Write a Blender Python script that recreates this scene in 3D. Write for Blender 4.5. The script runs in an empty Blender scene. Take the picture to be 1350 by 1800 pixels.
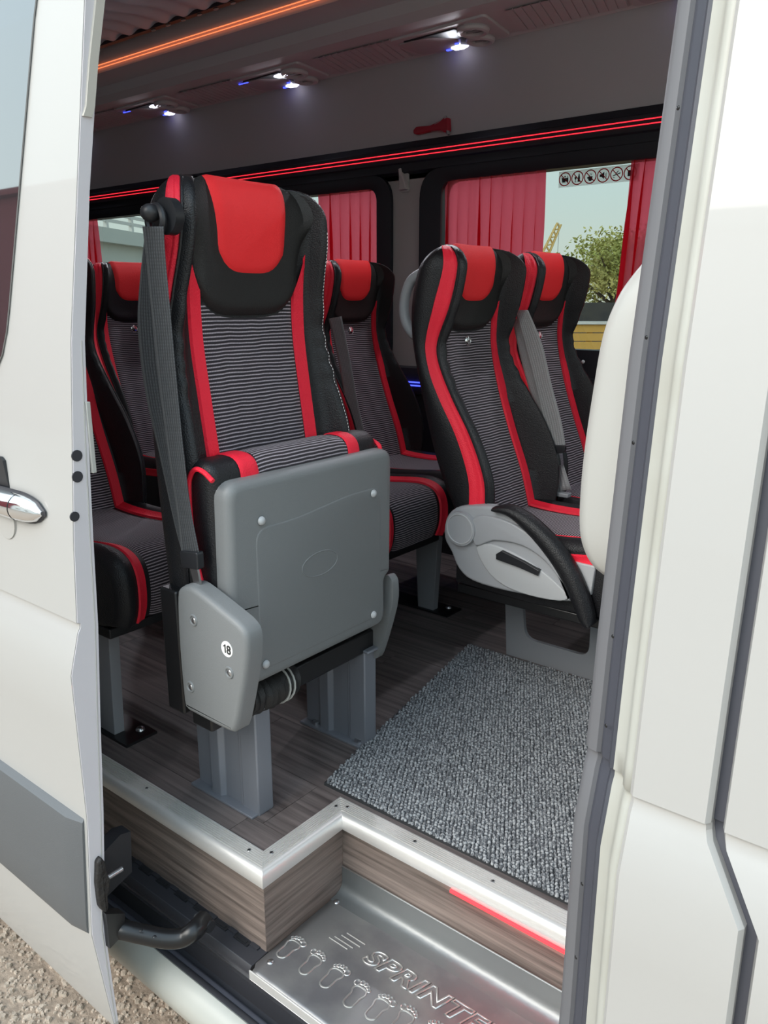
import bpy, bmesh, math, random
from mathutils import Vector, Matrix
random.seed(7)
S = bpy.context.scene
COL = S.collection

# ---------------------------------------------------------------- camera
# x = van forward, y = into the van from the door side, z = up, van floor at z = 0
W_PX, H_PX, FPX, HORIZON, VPY, CAM_H = 1350, 1800, 1397.0, 528.0, 1830.0, 0.95
PITCH = math.atan2(H_PX/2-HORIZON, FPX)
YAW = math.atan2(VPY-W_PX/2, math.hypot(FPX, H_PX/2-HORIZON))
CAMPOS = Vector((0, 0, CAM_H))
FWD = Vector((-math.sin(YAW)*math.cos(PITCH), math.cos(YAW)*math.cos(PITCH), -math.sin(PITCH)))
RGT = Vector((math.cos(YAW), math.sin(YAW), 0))
UPV = RGT.cross(FWD)
cam_d = bpy.data.cameras.new('camera')
cam = bpy.data.objects.new('camera', cam_d); COL.objects.link(cam)
cam_d.sensor_fit = 'HORIZONTAL'; cam_d.sensor_width = 36.0
cam_d.lens = 36.0*FPX/W_PX; cam_d.clip_start = 0.02; cam_d.clip_end = 500
R3 = Matrix((RGT, UPV, -FWD)).transposed()
cam.matrix_world = Matrix.Translation(CAMPOS) @ R3.to_4x4()
S.camera = cam

# ---------------------------------------------------------------- light
SUN_DIR = Vector((0.25, 0.84, -0.50))      # direction the light travels
SUN_POWER, SKY_POWER = 2.6, 1.6
S.view_settings.view_transform = 'Standard'; S.view_settings.look = 'None'
S.view_settings.exposure = 0.8; S.view_settings.gamma = 1.0
S.view_settings.use_curve_mapping = False
wd = bpy.data.worlds.new('sky'); S.world = wd; wd.use_nodes = True
nt = wd.node_tree; nt.nodes.clear()
wo = nt.nodes.new('ShaderNodeOutputWorld'); bg = nt.nodes.new('ShaderNodeBackground')
tc = nt.nodes.new('ShaderNodeTexCoord'); sx = nt.nodes.new('ShaderNodeSeparateXYZ')
rp = nt.nodes.new('ShaderNodeValToRGB')
rp.color_ramp.elements[0].position = 0.0; rp.color_ramp.elements[0].color = (0.66, 0.66, 0.58, 1)
rp.color_ramp.elements[1].position = 0.8; rp.color_ramp.elements[1].color = (0.50, 0.66, 0.80, 1)
e = rp.color_ramp.elements.new(0.12); e.color = (0.60, 0.69, 0.68, 1)
nt.links.new(tc.outputs['Generated'], sx.inputs[0]); nt.links.new(sx.outputs['Z'], rp.inputs[0])
nt.links.new(rp.outputs[0], bg.inputs[0]); bg.inputs[1].default_value = SKY_POWER
nt.links.new(bg.outputs[0], wo.inputs[0])
sd = bpy.data.lights.new('hazy_sun', 'SUN'); sd.energy = SUN_POWER; sd.angle = math.radians(50)
sd.color = (1.0, 0.92, 0.83)
so = bpy.data.objects.new('hazy_sun', sd); COL.objects.link(so)
so.rotation_euler = SUN_DIR.to_track_quat('-Z', 'Y').to_euler()

# ---------------------------------------------------------------- pixel helpers (a pixel gives a direction only)
def ray(x, y): return RGT*(x-W_PX/2) + UPV*(H_PX/2-y) + FWD*FPX
def at_y(x, y, Y): d = ray(x, y); return CAMPOS + d*(Y/d.y)
def at_x(x, y, X): d = ray(x, y); return CAMPOS + d*(X/d.x)
def at_z(x, y, Z): d = ray(x, y); return CAMPOS + d*((Z-CAM_H)/d.z)
def at_d(x, y, D): d = ray(x, y); d.z = 0 if False else d.z; return CAMPOS + d*(D/math.hypot(d.x, d.y))

# ---------------------------------------------------------------- materials
def lin(c): return c/12.92 if c <= 0.04045 else ((c+0.055)/1.055)**2.4
def rgb(r, g, b): return (lin(r/255), lin(g/255), lin(b/255), 1)
MATS = {}
def mat(name, col, rough=0.5, metal=0.0, bump=None, mix=None, coat=0.0, emit=None, ior=1.5, spec=0.5, sheen=0.0):
    """bump=(scale, strength[, detail]) noise relief; mix=(colour, scale, lo, hi) noise mottling of the material"""
    m = bpy.data.materials.new(name); m.use_nodes = True
    n, l = m.node_tree.nodes, m.node_tree.links
    p = n['Principled BSDF']
    p.inputs['Base Color'].default_value = col; p.inputs['Roughness'].default_value = rough
    p.inputs['Metallic'].default_value = metal; p.inputs['IOR'].default_value = ior
    p.inputs['Specular IOR Level'].default_value = spec
    p.inputs['Coat Weight'].default_value = coat; p.inputs['Coat Roughness'].default_value = 0.03
    p.inputs['Sheen Weight'].default_value = sheen
    if emit:
        p.inputs['Emission Color'].default_value = emit[0]; p.inputs['Emission Strength'].default_value = emit[1]
    t = n.new('ShaderNodeTexCoord')
    if bump:
        z = n.new('ShaderNodeTexNoise'); z.inputs['Scale'].default_value = bump[0]
        z.inputs['Detail'].default_value = bump[2] if len(bump) > 2 else 3
        b = n.new('ShaderNodeBump'); b.inputs['Strength'].default_value = bump[1]; b.inputs['Distance'].default_value = 0.01
        l.new(t.outputs['Object'], z.inputs['Vector']); l.new(z.outputs['Fac'], b.inputs['Height'])
        l.new(b.outputs['Normal'], p.inputs['Normal'])
    if mix:
        z2 = n.new('ShaderNodeTexNoise'); z2.inputs['Scale'].default_value = mix[1]; z2.inputs['Detail'].default_value = 5
        r = n.new('ShaderNodeValToRGB'); r.color_ramp.elements[0].position = mix[2]; r.color_ramp.elements[1].position = mix[3]
        r.color_ramp.elements[0].color = col; r.color_ramp.elements[1].color = mix[0]
        l.new(t.outputs['Object'], z2.inputs['Vector']); l.new(z2.outputs['Fac'], r.inputs[0]); l.new(r.outputs[0], p.inputs['Base Color'])
    MATS[name] = m
    return m

def stripe_mat(name, dark, light, period, duty, rough=0.85, axis='Y', weave=900):
    m = mat(name, dark, rough, sheen=0.15)
    n, l = m.node_tree.nodes, m.node_tree.links; p = n['Principled BSDF']
    uv = n.new('ShaderNodeUVMap'); s = n.new('ShaderNodeSeparateXYZ'); l.new(uv.outputs[0], s.inputs[0])
    wob = n.new('ShaderNodeTexNoise'); wob.inputs['Scale'].default_value = 14; l.new(uv.outputs[0], wob.inputs['Vector'])
    wm = n.new('ShaderNodeMath'); wm.operation = 'MULTIPLY_ADD'; wm.inputs[1].default_value = 0.006
    l.new(wob.outputs['Fac'], wm.inputs[0]); l.new(s.outputs[axis], wm.inputs[2])
    d = n.new('ShaderNodeMath'); d.operation = 'DIVIDE'; d.inputs[1].default_value = period; l.new(wm.outputs[0], d.inputs[0])
    f = n.new('ShaderNodeMath'); f.operation = 'FRACT'; l.new(d.outputs[0], f.inputs[0])
    r = n.new('ShaderNodeValToRGB'); e0, e1 = r.color_ramp.elements
    e0.position = 0.5-duty/2-0.06; e0.color = (0, 0, 0, 1); e1.position = 0.5-duty/2+0.06; e1.color = (1, 1, 1, 1)
    a = r.color_ramp.elements.new(0.5+duty/2-0.06); a.color = (1, 1, 1, 1)
    a = r.color_ramp.elements.new(0.5+duty/2+0.06); a.color = (0, 0, 0, 1)
    l.new(f.outputs[0], r.inputs[0])
    # woven dots along each stripe
    dx = n.new('ShaderNodeMath'); dx.operation = 'SINE'; dm = n.new('ShaderNodeMath'); dm.operation = 'MULTIPLY'
    dm.inputs[1].default_value = weave*2; l.new(s.outputs['X' if axis == 'Y' else 'Y'], dm.inputs[0]); l.new(dm.outputs[0], dx.inputs[0])
    da = n.new('ShaderNodeMath'); da.operation = 'MULTIPLY_ADD'; da.inputs[1].default_value = 0.18; da.inputs[2].default_value = 0.82
    l.new(dx.outputs[0], da.inputs[0])
    mu = n.new('ShaderNodeMath'); mu.operation = 'MULTIPLY'; l.new(r.outputs[0], mu.inputs[0]); l.new(da.outputs[0], mu.inputs[1])
    mx = n.new('ShaderNodeMix'); mx.data_type = 'RGBA'; mx.inputs['A'].default_value = dark; mx.inputs['B'].default_value = light
    l.new(mu.outputs[0], mx.inputs['Factor']); l.new(mx.outputs['Result'], p.inputs['Base Color'])
    b = n.new('ShaderNodeBump'); b.inputs['Strength'].default_value = 0.5; b.inputs['Distance'].default_value = 0.002
    l.new(mu.outputs[0], b.inputs['Height']); l.new(b.outputs[0], p.inputs['Normal'])
    return m

def wood_mat(name, dark, light, axis, scale=1.0):
    m = mat(name, dark, 0.5)
    n, l = m.node_tree.nodes, m.node_tree.links; p = n['Principled BSDF']
    t = n.new('ShaderNodeTexCoord'); mp = n.new('ShaderNodeMapping')
    sc = [90.0*scale]*3; sc[axis] = 3.0*scale; mp.inputs['Scale'].default_value = sc
    g = n.new('ShaderNodeNewGeometry'); oi = n.new('ShaderNodeObjectInfo')
    ad = n.new('ShaderNodeVectorMath'); ad.operation = 'ADD'
    l.new(g.outputs['Position'], ad.inputs[0]); l.new(oi.outputs['Random'], ad.inputs[1])
    l.new(ad.outputs[0], mp.inputs[0])
    z = n.new('ShaderNodeTexNoise'); z.inputs['Scale'].default_value = 1.0; z.inputs['Detail'].default_value = 6; z.inputs['Roughness'].default_value = 0.65
    l.new(mp.outputs[0], z.inputs['Vector'])
    r = n.new('ShaderNodeValToRGB'); r.color_ramp.elements[0].position = 0.36; r.color_ramp.elements[1].position = 0.66
    r.color_ramp.elements[0].color = dark; r.color_ramp.elements[1].color = light
    l.new(z.outputs['Fac'], r.inputs[0])
    z2 = n.new('ShaderNodeTexNoise'); z2.inputs['Scale'].default_value = 4.0; l.new(ad.outputs[0], z2.inputs['Vector'])
    mx = n.new('ShaderNodeMix'); mx.data_type = 'RGBA'; mx.blend_type = 'MULTIPLY'; mx.inputs['Factor'].default_value = 0.45
    l.new(r.outputs[0], mx.inputs['A']); l.new(z2.outputs['Color'], mx.inputs['B'])
    l.new(r.outputs[0], p.inputs['Base Color'])
    b = n.new('ShaderNodeBump'); b.inputs['Strength'].default_value = 0.25; b.inputs['Distance'].default_value = 0.002
    l.new(z.outputs['Fac'], b.inputs['Height']); l.new(b.outputs[0], p.inputs['Normal'])
    return m

def curtain_mat(name, col, trans, sheer=None):
    m = bpy.data.materials.new(name); m.use_nodes = True
    n, l = m.node_tree.nodes, m.node_tree.links; n.clear()
    o = n.new('ShaderNodeOutputMaterial'); d = n.new('ShaderNodeBsdfDiffuse'); t = n.new('ShaderNodeBsdfTranslucent')
    x = n.new('ShaderNodeMixShader'); d.inputs[0].default_value = col; t.inputs[0].default_value = trans; x.inputs[0].default_value = 0.8
    l.new(d.outputs[0], x.inputs[1]); l.new(t.outputs[0], x.inputs[2]); l.new(x.outputs[0], o.inputs[0])
    if sheer:
        tr_ = n.new('ShaderNodeBsdfTransparent'); tr_.inputs[0].default_value = sheer[0]; x2 = n.new('ShaderNodeMixShader'); x2.inputs[0].default_value = sheer[1]
        l.new(x.outputs[0], x2.inputs[1]); l.new(tr_.outputs[0], x2.inputs[2]); l.new(x2.outputs[0], o.inputs[0])
    MATS[name] = m; return m

def glass_mat(name, tint, refl=0.08):
    m = bpy.data.materials.new(name); m.use_nodes = True
    n, l = m.node_tree.nodes, m.node_tree.links; n.clear()
    o = n.new('ShaderNodeOutputMaterial'); d = n.new('ShaderNodeBsdfTransparent'); t = n.new('ShaderNodeBsdfGlossy')
    x = n.new('ShaderNodeMixShader'); d.inputs[0].default_value = tint; t.inputs['Roughness'].default_value = 0.02
    f = n.new('ShaderNodeFresnel'); f.inputs[0].default_value = 1.45
    gm = n.new('ShaderNodeNewGeometry'); iv = n.new('ShaderNodeMath'); iv.operation = 'SUBTRACT'; iv.inputs[0].default_value = 1.0; l.new(gm.outputs['Backfacing'], iv.inputs[1])
    mf = n.new('ShaderNodeMath'); mf.operation = 'MULTIPLY'; l.new(f.outputs[0], mf.inputs[0]); l.new(iv.outputs[0], mf.inputs[1])
    l.new(mf.outputs[0], x.inputs[0]); l.new(d.outputs[0], x.inputs[1]); l.new(t.outputs[0], x.inputs[2]); l.new(x.outputs[0], o.inputs[0])
    MATS[name] = m; return m

M = MATS
mat('white_paint', (0.435, 0.425, 0.408, 1), 0.5, coat=0.45)
mat('white_jamb', (0.45, 0.45, 0.41, 1), 0.42, mix=((0.38, 0.37, 0.32, 1), 6, 0.45, 0.75))
mat('white_plastic', (0.44, 0.435, 0.41, 1), 0.38)
mat('door_edge_paint', (0.62, 0.59, 0.615, 1), 0.5)
mat('beige_seal', (0.50, 0.47, 0.42, 1), 0.6)
mat('grey_moulding', (0.11, 0.115, 0.12, 1), 0.5, bump=(900, 0.15))
mat('rubber', (0.030, 0.030, 0.036, 1), 0.55)
mat('seal_grey', (0.14, 0.14, 0.15, 1), 0.6)
mat('seal_dark', (0.060, 0.063, 0.080, 1), 0.5)
mat('black_plastic', (0.016, 0.017, 0.02, 1), 0.42)
mat('black_trim', (0.012, 0.014, 0.02, 1), 0.5)
mat('black_metal', (0.010, 0.010, 0.011, 1), 0.32)
mat('black_leather', (0.012, 0.012, 0.014, 1), 0.40, bump=(420, 0.22, 2), spec=0.4)
mat('black_suede', (0.014, 0.013, 0.013, 1), 0.55, bump=(500, 0.2))
mat('red_leather', (0.95, 0.022, 0.052, 1), 0.48, spec=0.35, bump=(420, 0.25, 2))
mat('red_pad', (1.0, 0.036, 0.042, 1), 0.55, bump=(700, 0.25, 2), spec=0.25)
stripe_mat('striped_fabric', (0.018, 0.013, 0.018, 1), (0.50, 0.43, 0.48, 1), 0.0064, 0.36)
stripe_mat('belt_web', (0.020, 0.022, 0.025, 1), (0.060, 0.064, 0.07, 1), 0.0058, 0.5, 0.6, 'X', 600)
stripe_mat('grey_belt_web', (0.26, 0.26, 0.265, 1), (0.33, 0.33, 0.335, 1), 0.006, 0.5, 0.6, 'X', 600)
mat('shell_grey', (0.19, 0.197, 0.20, 1), 0.48, bump=(800, 0.12, 2))
mat('leg_grey', (0.22, 0.23, 0.26, 1), 0.38, metal=0.2)
mat('frame_grey', (0.29, 0.30, 0.32, 1), 0.45)
mat('cover_grey', (0.38, 0.39, 0.41, 1), 0.42, bump=(800, 0.1, 2))
mat('cover_grey_pale', (0.48, 0.49, 0.50, 1), 0.42)
mat('chrome', (0.85, 0.85, 0.86, 1), 0.10, metal=1.0)
mat('steel', (0.55, 0.55, 0.56, 1), 0.28, metal=1.0)
mat('aluminium', (0.86, 0.84, 0.81, 1), 0.42, metal=0.6, bump=(900, 0.06, 2))
mat('plate_metal', (0.37, 0.365, 0.36, 1), 0.46, metal=0.75, bump=(35, 0.06, 4), mix=((0.25, 0.245, 0.255, 1), 9, 0.4, 0.62))
mat('emboss_highlight_metal', (0.60, 0.59, 0.57, 1), 0.30, metal=0.8)  # brighter copy of the plate metal; highlight on raised lines put into the colour
mat('flange_metal', (0.25, 0.26, 0.26, 1), 0.45, metal=0.7, bump=(60, 0.06))
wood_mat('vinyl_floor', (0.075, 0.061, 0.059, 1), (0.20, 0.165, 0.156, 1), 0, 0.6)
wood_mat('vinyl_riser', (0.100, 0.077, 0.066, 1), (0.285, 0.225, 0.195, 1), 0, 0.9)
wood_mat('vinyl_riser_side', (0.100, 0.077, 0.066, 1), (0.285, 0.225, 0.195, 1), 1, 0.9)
mat('mat_backing', (0.03, 0.032, 0.035, 1), 0.9)
mat('mat_loop', (0.10, 0.105, 0.115, 1), 0.95, mix=((0.40, 0.41, 0.42, 1), 190, 0.44, 0.58))
mat('interior_grey', (0.48, 0.46, 0.475, 1), 0.7, bump=(500, 0.1))
mat('pillar_grey', (0.46, 0.435, 0.425, 1), 0.7, bump=(500, 0.1))
mat('duct_grey', (0.56, 0.545, 0.555, 1), 0.5)
mat('ceiling_dark', (0.03, 0.034, 0.045, 1), 0.8)
mat('pleat_grey', (0.70, 0.70, 0.74, 1), 0.8)
mat('wall_dark', (0.02, 0.022, 0.028, 1), 0.85)
mat('led_red', (0.9, 0.05, 0.08, 1), 0.5, emit=((1.0, 0.022, 0.040, 1), 1.05))
mat('led_step', (0.9, 0.03, 0.03, 1), 0.5, emit=((1.0, 0.006, 0.010, 1), 5.0))
mat('led_orange', (0.9, 0.2, 0.08, 1), 0.5, emit=((1.0, 0.24, 0.09, 1), 0.75))
mat('led_blue', (0.05, 0.05, 0.9, 1), 0.5, emit=((0.04, 0.06, 1.0, 1), 2.2))
mat('led_white', (0.9, 0.9, 1, 1), 0.3, emit=((0.80, 0.80, 1.0, 1), 1.6))
curtain_mat('curtain_red', (0.60, 0.02, 0.045, 1), (1.0, 0.16, 0.22, 1), ((1.0, 0.14, 0.22, 1), 0.28))
glass_mat('window_glass', (0.56, 0.595, 0.585, 1))
mat('mirror_glass', (0.03, 0.032, 0.035, 1), 0.02, ior=3.2, spec=0.5)
mat('hammer_red', (0.35, 0.012, 0.03, 1), 0.4)
curtain_mat('sticker_ring', (0.70, 0.06, 0.08, 1), (0.70, 0.06, 0.08, 1))
curtain_mat('sticker_film', (0.75, 0.75, 0.74, 1), (0.95, 0.95, 0.94, 1), ((1, 1, 1, 1), 0.5))
mat('sticker_white', (0.80, 0.80, 0.79, 1), 0.5)
mat('sticker_red', (0.70, 0.06, 0.08, 1), 0.5)
mat('sticker_black', (0.03, 0.03, 0.03, 1), 0.5)
mat('asphalt', (0.30, 0.235, 0.18, 1), 0.95, bump=(45, 0.9, 6), mix=((0.46, 0.36, 0.28, 1), 60, 0.35, 0.7))
mat('gravel', (0.42, 0.345, 0.275, 1), 0.95, mix=((0.64, 0.53, 0.43, 1), 25, 0.35, 0.7), bump=(150, 0.4))
mat('leaf', (0.30, 0.32, 0.07, 1), 0.7, mix=((0.52, 0.46, 0.16, 1), 0.8, 0.4, 0.65))
mat('bark', (0.09, 0.07, 0.05, 1), 0.9)
mat('yellow_board', (0.72, 0.42, 0.10, 1), 0.7)
mat('dark_hedge', (0.05, 0.05, 0.055, 1), 0.9, mix=((0.09, 0.085, 0.07, 1), 3, 0.4, 0.7))
mat('crane_yellow', (0.62, 0.44, 0.16, 1), 0.6)
mat('concrete_white', (0.62, 0.64, 0.60, 1), 0.8, mix=((0.52, 0.55, 0.52, 1), 0.6, 0.4, 0.7))
mat('facade_grey', (0.74, 0.73, 0.70, 1), 0.9)
mat('facade_maroon', (0.16, 0.012, 0.018, 1), 0.8)
mat('grease', (0.018, 0.016, 0.015, 1), 0.6, bump=(60, 0.8, 4))

# ---------------------------------------------------------------- mesh helpers
class MB:
    def __init__(s): s.v = []; s.f = []; s.uv = {}
    def add(s, vs, fs, uvs=None):
        b = len(s.v); s.v += [Vector(q) for q in vs]; s.f += [tuple(b+i for i in f) for f in fs]
        if uvs:
            for i, q in enumerate(uvs): s.uv[b+i] = q
        return s
    def box(s, a, b):
        x0, y0, z0 = a; x1, y1, z1 = b
        return s.add([(x0,y0,z0),(x1,y0,z0),(x1,y1,z0),(x0,y1,z0),(x0,y0,z1),(x1,y0,z1),(x1,y1,z1),(x0,y1,z1)],
                     [(3,2,1,0),(4,5,6,7),(0,1,5,4),(1,2,6,5),(2,3,7,6),(3,0,4,7)])
    def grid(s, rows, closed_u=False, closed_v=False, uvs=None, flip=False):
        n, m = len(rows), len(rows[0]); vs = [q for r in rows for q in r]; fs = []
        for i in range(n if closed_v else n-1):
            for j in range(m if closed_u else m-1):
                q = (i*m+j, i*m+(j+1) % m, ((i+1) % n)*m+(j+1) % m, ((i+1) % n)*m+j)
                fs.append(q[::-1] if flip else q)
        return s.add(vs, fs, [q for r in uvs for q in r] if uvs else None)
    def loft(s, loops, cap=True):
        m = len(loops[0]); b = len(s.v)
        s.grid(loops, closed_u=True)
        if cap:
            s.f.append(tuple(b+i for i in range(m))[::-1]); s.f.append(tuple(b+(len(loops)-1)*m+i for i in range(m)))
        return s
    def tube(s, pts, r, n=8, closed=False, cap=True):
        pts = [Vector(p) for p in pts]; N = len(pts); loops = []
        rr = r if isinstance(r, (list, tuple)) else [r]*N
        up = None
        for i, p in enumerate(pts):
            a = pts[(i-1) % N] if (closed or i) else p; b = pts[(i+1) % N] if (closed or i < N-1) else p
            t = (b-a); t = t.normalized() if t.length > 1e-9 else Vector((1, 0, 0))
            if up is None: up = Vector((0, 0, 1)) if abs(t.z) < 0.9 else Vector((0, 1, 0))
            sd_ = t.cross(up)
            if sd_.length < 1e-6: sd_ = t.cross(Vector((1, 0, 0)))
            sd_.normalize(); up = sd_.cross(t).normalized()
            loops.append([p + (sd_*math.cos(2*math.pi*k/n) + up*math.sin(2*math.pi*k/n))*rr[i] for k in range(n)])
        if closed: s.grid(loops, closed_u=True, closed_v=True)
        else: s.loft(loops, cap)
        return s
    def cyl(s, a, b, r, n=20, r2=None): return s.tube([a, b], [r, r if r2 is None else r2], n)
    def dome(s, c, nrm, r, h, n=14):
        c = Vector(c); nrm = Vector(nrm).normalized(); a = nrm.orthogonal().normalized(); b = nrm.cross(a); loops = []
        for k in range(5):
            t = k/4*math.pi/2*0.97
            loops.append([c + nrm*h*math.sin(t) + (a*math.cos(2*math.pi*i/n)+b*math.sin(2*math.pi*i/n))*r*math.cos(t) for i in range(n)])
        return s.loft(loops)
    def ell(s, c, rx, ry, rz, n=14, m=9):
        loops = []
        for k in range(m):
            t = -math.pi/2 + math.pi*(k+0.02 if k == 0 else k-0.02 if k == m-1 else k)/(m-1)
            loops.append([(c[0]+rx*math.cos(t)*math.cos(2*math.pi*i/n), c[1]+ry*math.cos(t)*math.sin(2*math.pi*i/n), c[2]+rz*math.sin(t)) for i in range(n)])
        return s.loft(loops)
    def prism(s, poly, axis, a, b, inset=0.0):
        """poly of 2D points; axis = extrusion axis; optional rounded rim of size inset on the a side"""
        P = [Vector((q[0], q[1])) for q in poly]
        def lift(q, w):
            return {0: (w, q[0], q[1]), 1: (q[0], w, q[1]), 2: (q[0], q[1], w)}[axis]
        loops = [[lift(q, b) for q in P]]
        if inset:
            sg = 1 if b > a else -1
            for k in range(5):
                t = k/4*math.pi/2
                off = inset*(1-math.cos(t)); dep = a + sg*inset*(1-math.sin(t))
                loops.append([lift(q, dep) for q in offset_poly(P, off)])
        else: loops.append([lift(q, a) for q in P])
        return s.loft(loops)
    def build(s, name, m, parent=None, smooth=True, angle=40, bevel=0, local=False, sub=0):
        me = bpy.data.meshes.new(name); me.from_pydata([tuple(q) for q in s.v], [], s.f); me.update()
        if s.uv:
            ul = me.uv_layers.new(name='uv')
            for lp in me.loops: ul.data[lp.index].uv = s.uv.get(lp.vertex_index, (0, 0))
        bm = bmesh.new(); bm.from_mesh(me); bmesh.ops.recalc_face_normals(bm, faces=bm.faces); bm.to_mesh(me); bm.free()
        o = bpy.data.objects.new(name, me); COL.objects.link(o)
        me.materials.append(M[m] if isinstance(m, str) else m)
        if smooth:
            me.polygons.foreach_set('use_smooth', [True]*len(me.polygons))
            me.set_sharp_from_angle(angle=math.radians(angle))
        if bevel:
            bv = o.modifiers.new('bevel', 'BEVEL'); bv.width = bevel; bv.segments = 2; bv.limit_method = 'ANGLE'; bv.angle_limit = math.radians(40)
        if sub:
            sb = o.modifiers.new('sub', 'SUBSURF'); sb.levels = sub; sb.render_levels = sub
        if parent:
            o.parent = parent
            if not local and parent.type == 'EMPTY': o.matrix_parent_inverse = root_matrix(parent).inverted()
        return o

def root_matrix(r): return Matrix.LocRotScale(r.location, r.rotation_euler, None)
def offset_poly(P, d):
    n = len(P); area = sum(P[i].x*P[(i+1) % n].y-P[(i+1) % n].x*P[i].y for i in range(n)); sg = 1 if area > 0 else -1
    out = []
    for i in range(n):
        a = (P[i]-P[i-1]); b = (P[(i+1) % n]-P[i])
        a = a.normalized() if a.length > 1e-9 else Vector((1, 0)); b = b.normalized() if b.length > 1e-9 else a
        na, nb = Vector((-a.y, a.x))*sg, Vector((-b.y, b.x))*sg
        m_ = na+nb
        m_ = m_.normalized() if m_.length > 1e-6 else na
        out.append(P[i] + m_*d/max(0.5, m_.dot(na)))
    return out
def round_poly(pts, r, n=5):
    """round the corners of a 2D polygon; r a number or one per corner"""
    out = []; N = len(pts)
    for i, p in enumerate(pts):
        p = Vector(p); a = Vector(pts[i-1]); b = Vector(pts[(i+1) % N]); rr = r[i] if isinstance(r, (list, tuple)) else r
        da, db = (a-p), (b-p); k = min(rr, da.length*0.45, db.length*0.45)
        if k < 1e-5: out.append(p); continue
        p0, p1 = p+da.normalized()*k, p+db.normalized()*k
        for j in range(n+1):
            t = j/n; out.append(p0*(1-t)**2 + p*2*t*(1-t) + p1*t*t)
    return out
def rrect(x0, x1, y0, y1, r, n=5): return round_poly([(x0, y0), (x1, y0), (x1, y1), (x0, y1)], r, n)
def smooth_path(pts, n=8, closed=False):
    pts = [Vector(p) for p in pts]; out = []; N = len(pts)
    for i in range(N if closed else N-1):
        p0 = pts[(i-1) % N] if (closed or i) else pts[0]; p1 = pts[i]; p2 = pts[(i+1) % N]; p3 = pts[(i+2) % N] if (closed or i < N-2) else pts[-1]
        for k in range(n):
            t = k/n
            out.append(0.5*((2*p1)+(p2-p0)*t+(2*p0-5*p1+4*p2-p3)*t*t+(3*p1-p0-3*p2+p3)*t**3))
    if not closed: out.append(pts[-1])
    return out
def interp(tab, z):
    """smooth (monotone cubic-ish) table lookup"""
    if z <= tab[0][0]: return tab[0][1]
    if z >= tab[-1][0]: return tab[-1][1]
    for i in range(len(tab)-1):
        if tab[i][0] <= z <= tab[i+1][0]:
            x0, y0 = tab[i]; x1, y1 = tab[i+1]; h = x1-x0; t = (z-x0)/h
            m0 = (y1-tab[i-1][1])/(x1-tab[i-1][0]) if i else (y1-y0)/h
            m1 = (tab[i+2][1]-y0)/(tab[i+2][0]-x0) if i < len(tab)-2 else (y1-y0)/h
            return (2*t**3-3*t*t+1)*y0+(t**3-2*t*t+t)*h*m0+(-2*t**3+3*t*t)*y1+(t**3-t*t)*h*m1
def sstep(a, b, x): t = min(1, max(0, (x-a)/(b-a))); return t*t*(3-2*t)

def tag(o, label=None, cat=None, group=None, kind=None):
    if label: o['label'] = label
    if cat: o['category'] = cat
    if group: o['group'] = group
    if kind: o['kind'] = kind
    return o
def thing(name, loc, label, cat, group=None, rz=0.0, kind=None):
    o = bpy.data.objects.new(name, None); COL.objects.link(o); o.empty_display_size = 0.05
    o.location = loc; o.rotation_euler = (0, 0, rz)
    return tag(o, label, cat, group, kind)
def copy_tree(o, parent=None):
    c = o.copy(); COL.objects.link(c); c.parent = parent
    if parent: c.matrix_parent_inverse = o.matrix_parent_inverse.copy()
    for ch in list(o.children): copy_tree(ch, c)
    return c
def ribbon(pairs, thick, name, m, parent, n=6, local=False, nrm=None):
    """strap from pairs of edge points (world)"""
    L = smooth_path([a for a, b in pairs], n); Rr = smooth_path([b for a, b in pairs], n); rows, uv = [], []; s_ = 0
    for i, (a, b) in enumerate(zip(L, Rr)):
        if i: s_ += ((a+b)/2-(L[i-1]+Rr[i-1])/2).length
        rows.append([a.lerp(b, k/6) for k in range(7)]); w = 0.047; uv.append([(k/6*w, s_) for k in range(7)])
    mb = MB(); mb.grid(rows, uvs=uv)
    o = mb.build(name, m, parent, local=local)
    so_ = o.modifiers.new('thick', 'SOLIDIFY'); so_.thickness = thick; so_.offset = 0
    return o
def text_mesh(txt, size, depth, shear=0.0, offset=0.0, bevel=0.0, spacing=1.0, outline=False):
    c = bpy.data.curves.new('txt', 'FONT'); c.body = txt; c.size = size; c.extrude = depth; c.shear = shear
    c.offset = offset; c.bevel_depth = bevel; c.bevel_resolution = 1; c.resolution_u = 4; c.space_character = spacing
    if outline: c.fill_mode = 'NONE'
    o = bpy.data.objects.new('txt', c); COL.objects.link(o)
    me = bpy.data.meshes.new_from_object(o.evaluated_get(bpy.context.evaluated_depsgraph_get()))
    bpy.data.objects.remove(o); bpy.data.curves.remove(c)
    return me
def text_obj(name, me, m, parent, mw):
    me.transform(mw); me.materials.clear(); me.materials.append(M[m])
    o = bpy.data.objects.new(name, me); COL.objects.link(o); o.parent = parent
    if parent and parent.type == 'EMPTY': o.matrix_parent_inverse = root_matrix(parent).inverted()
    return o

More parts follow.
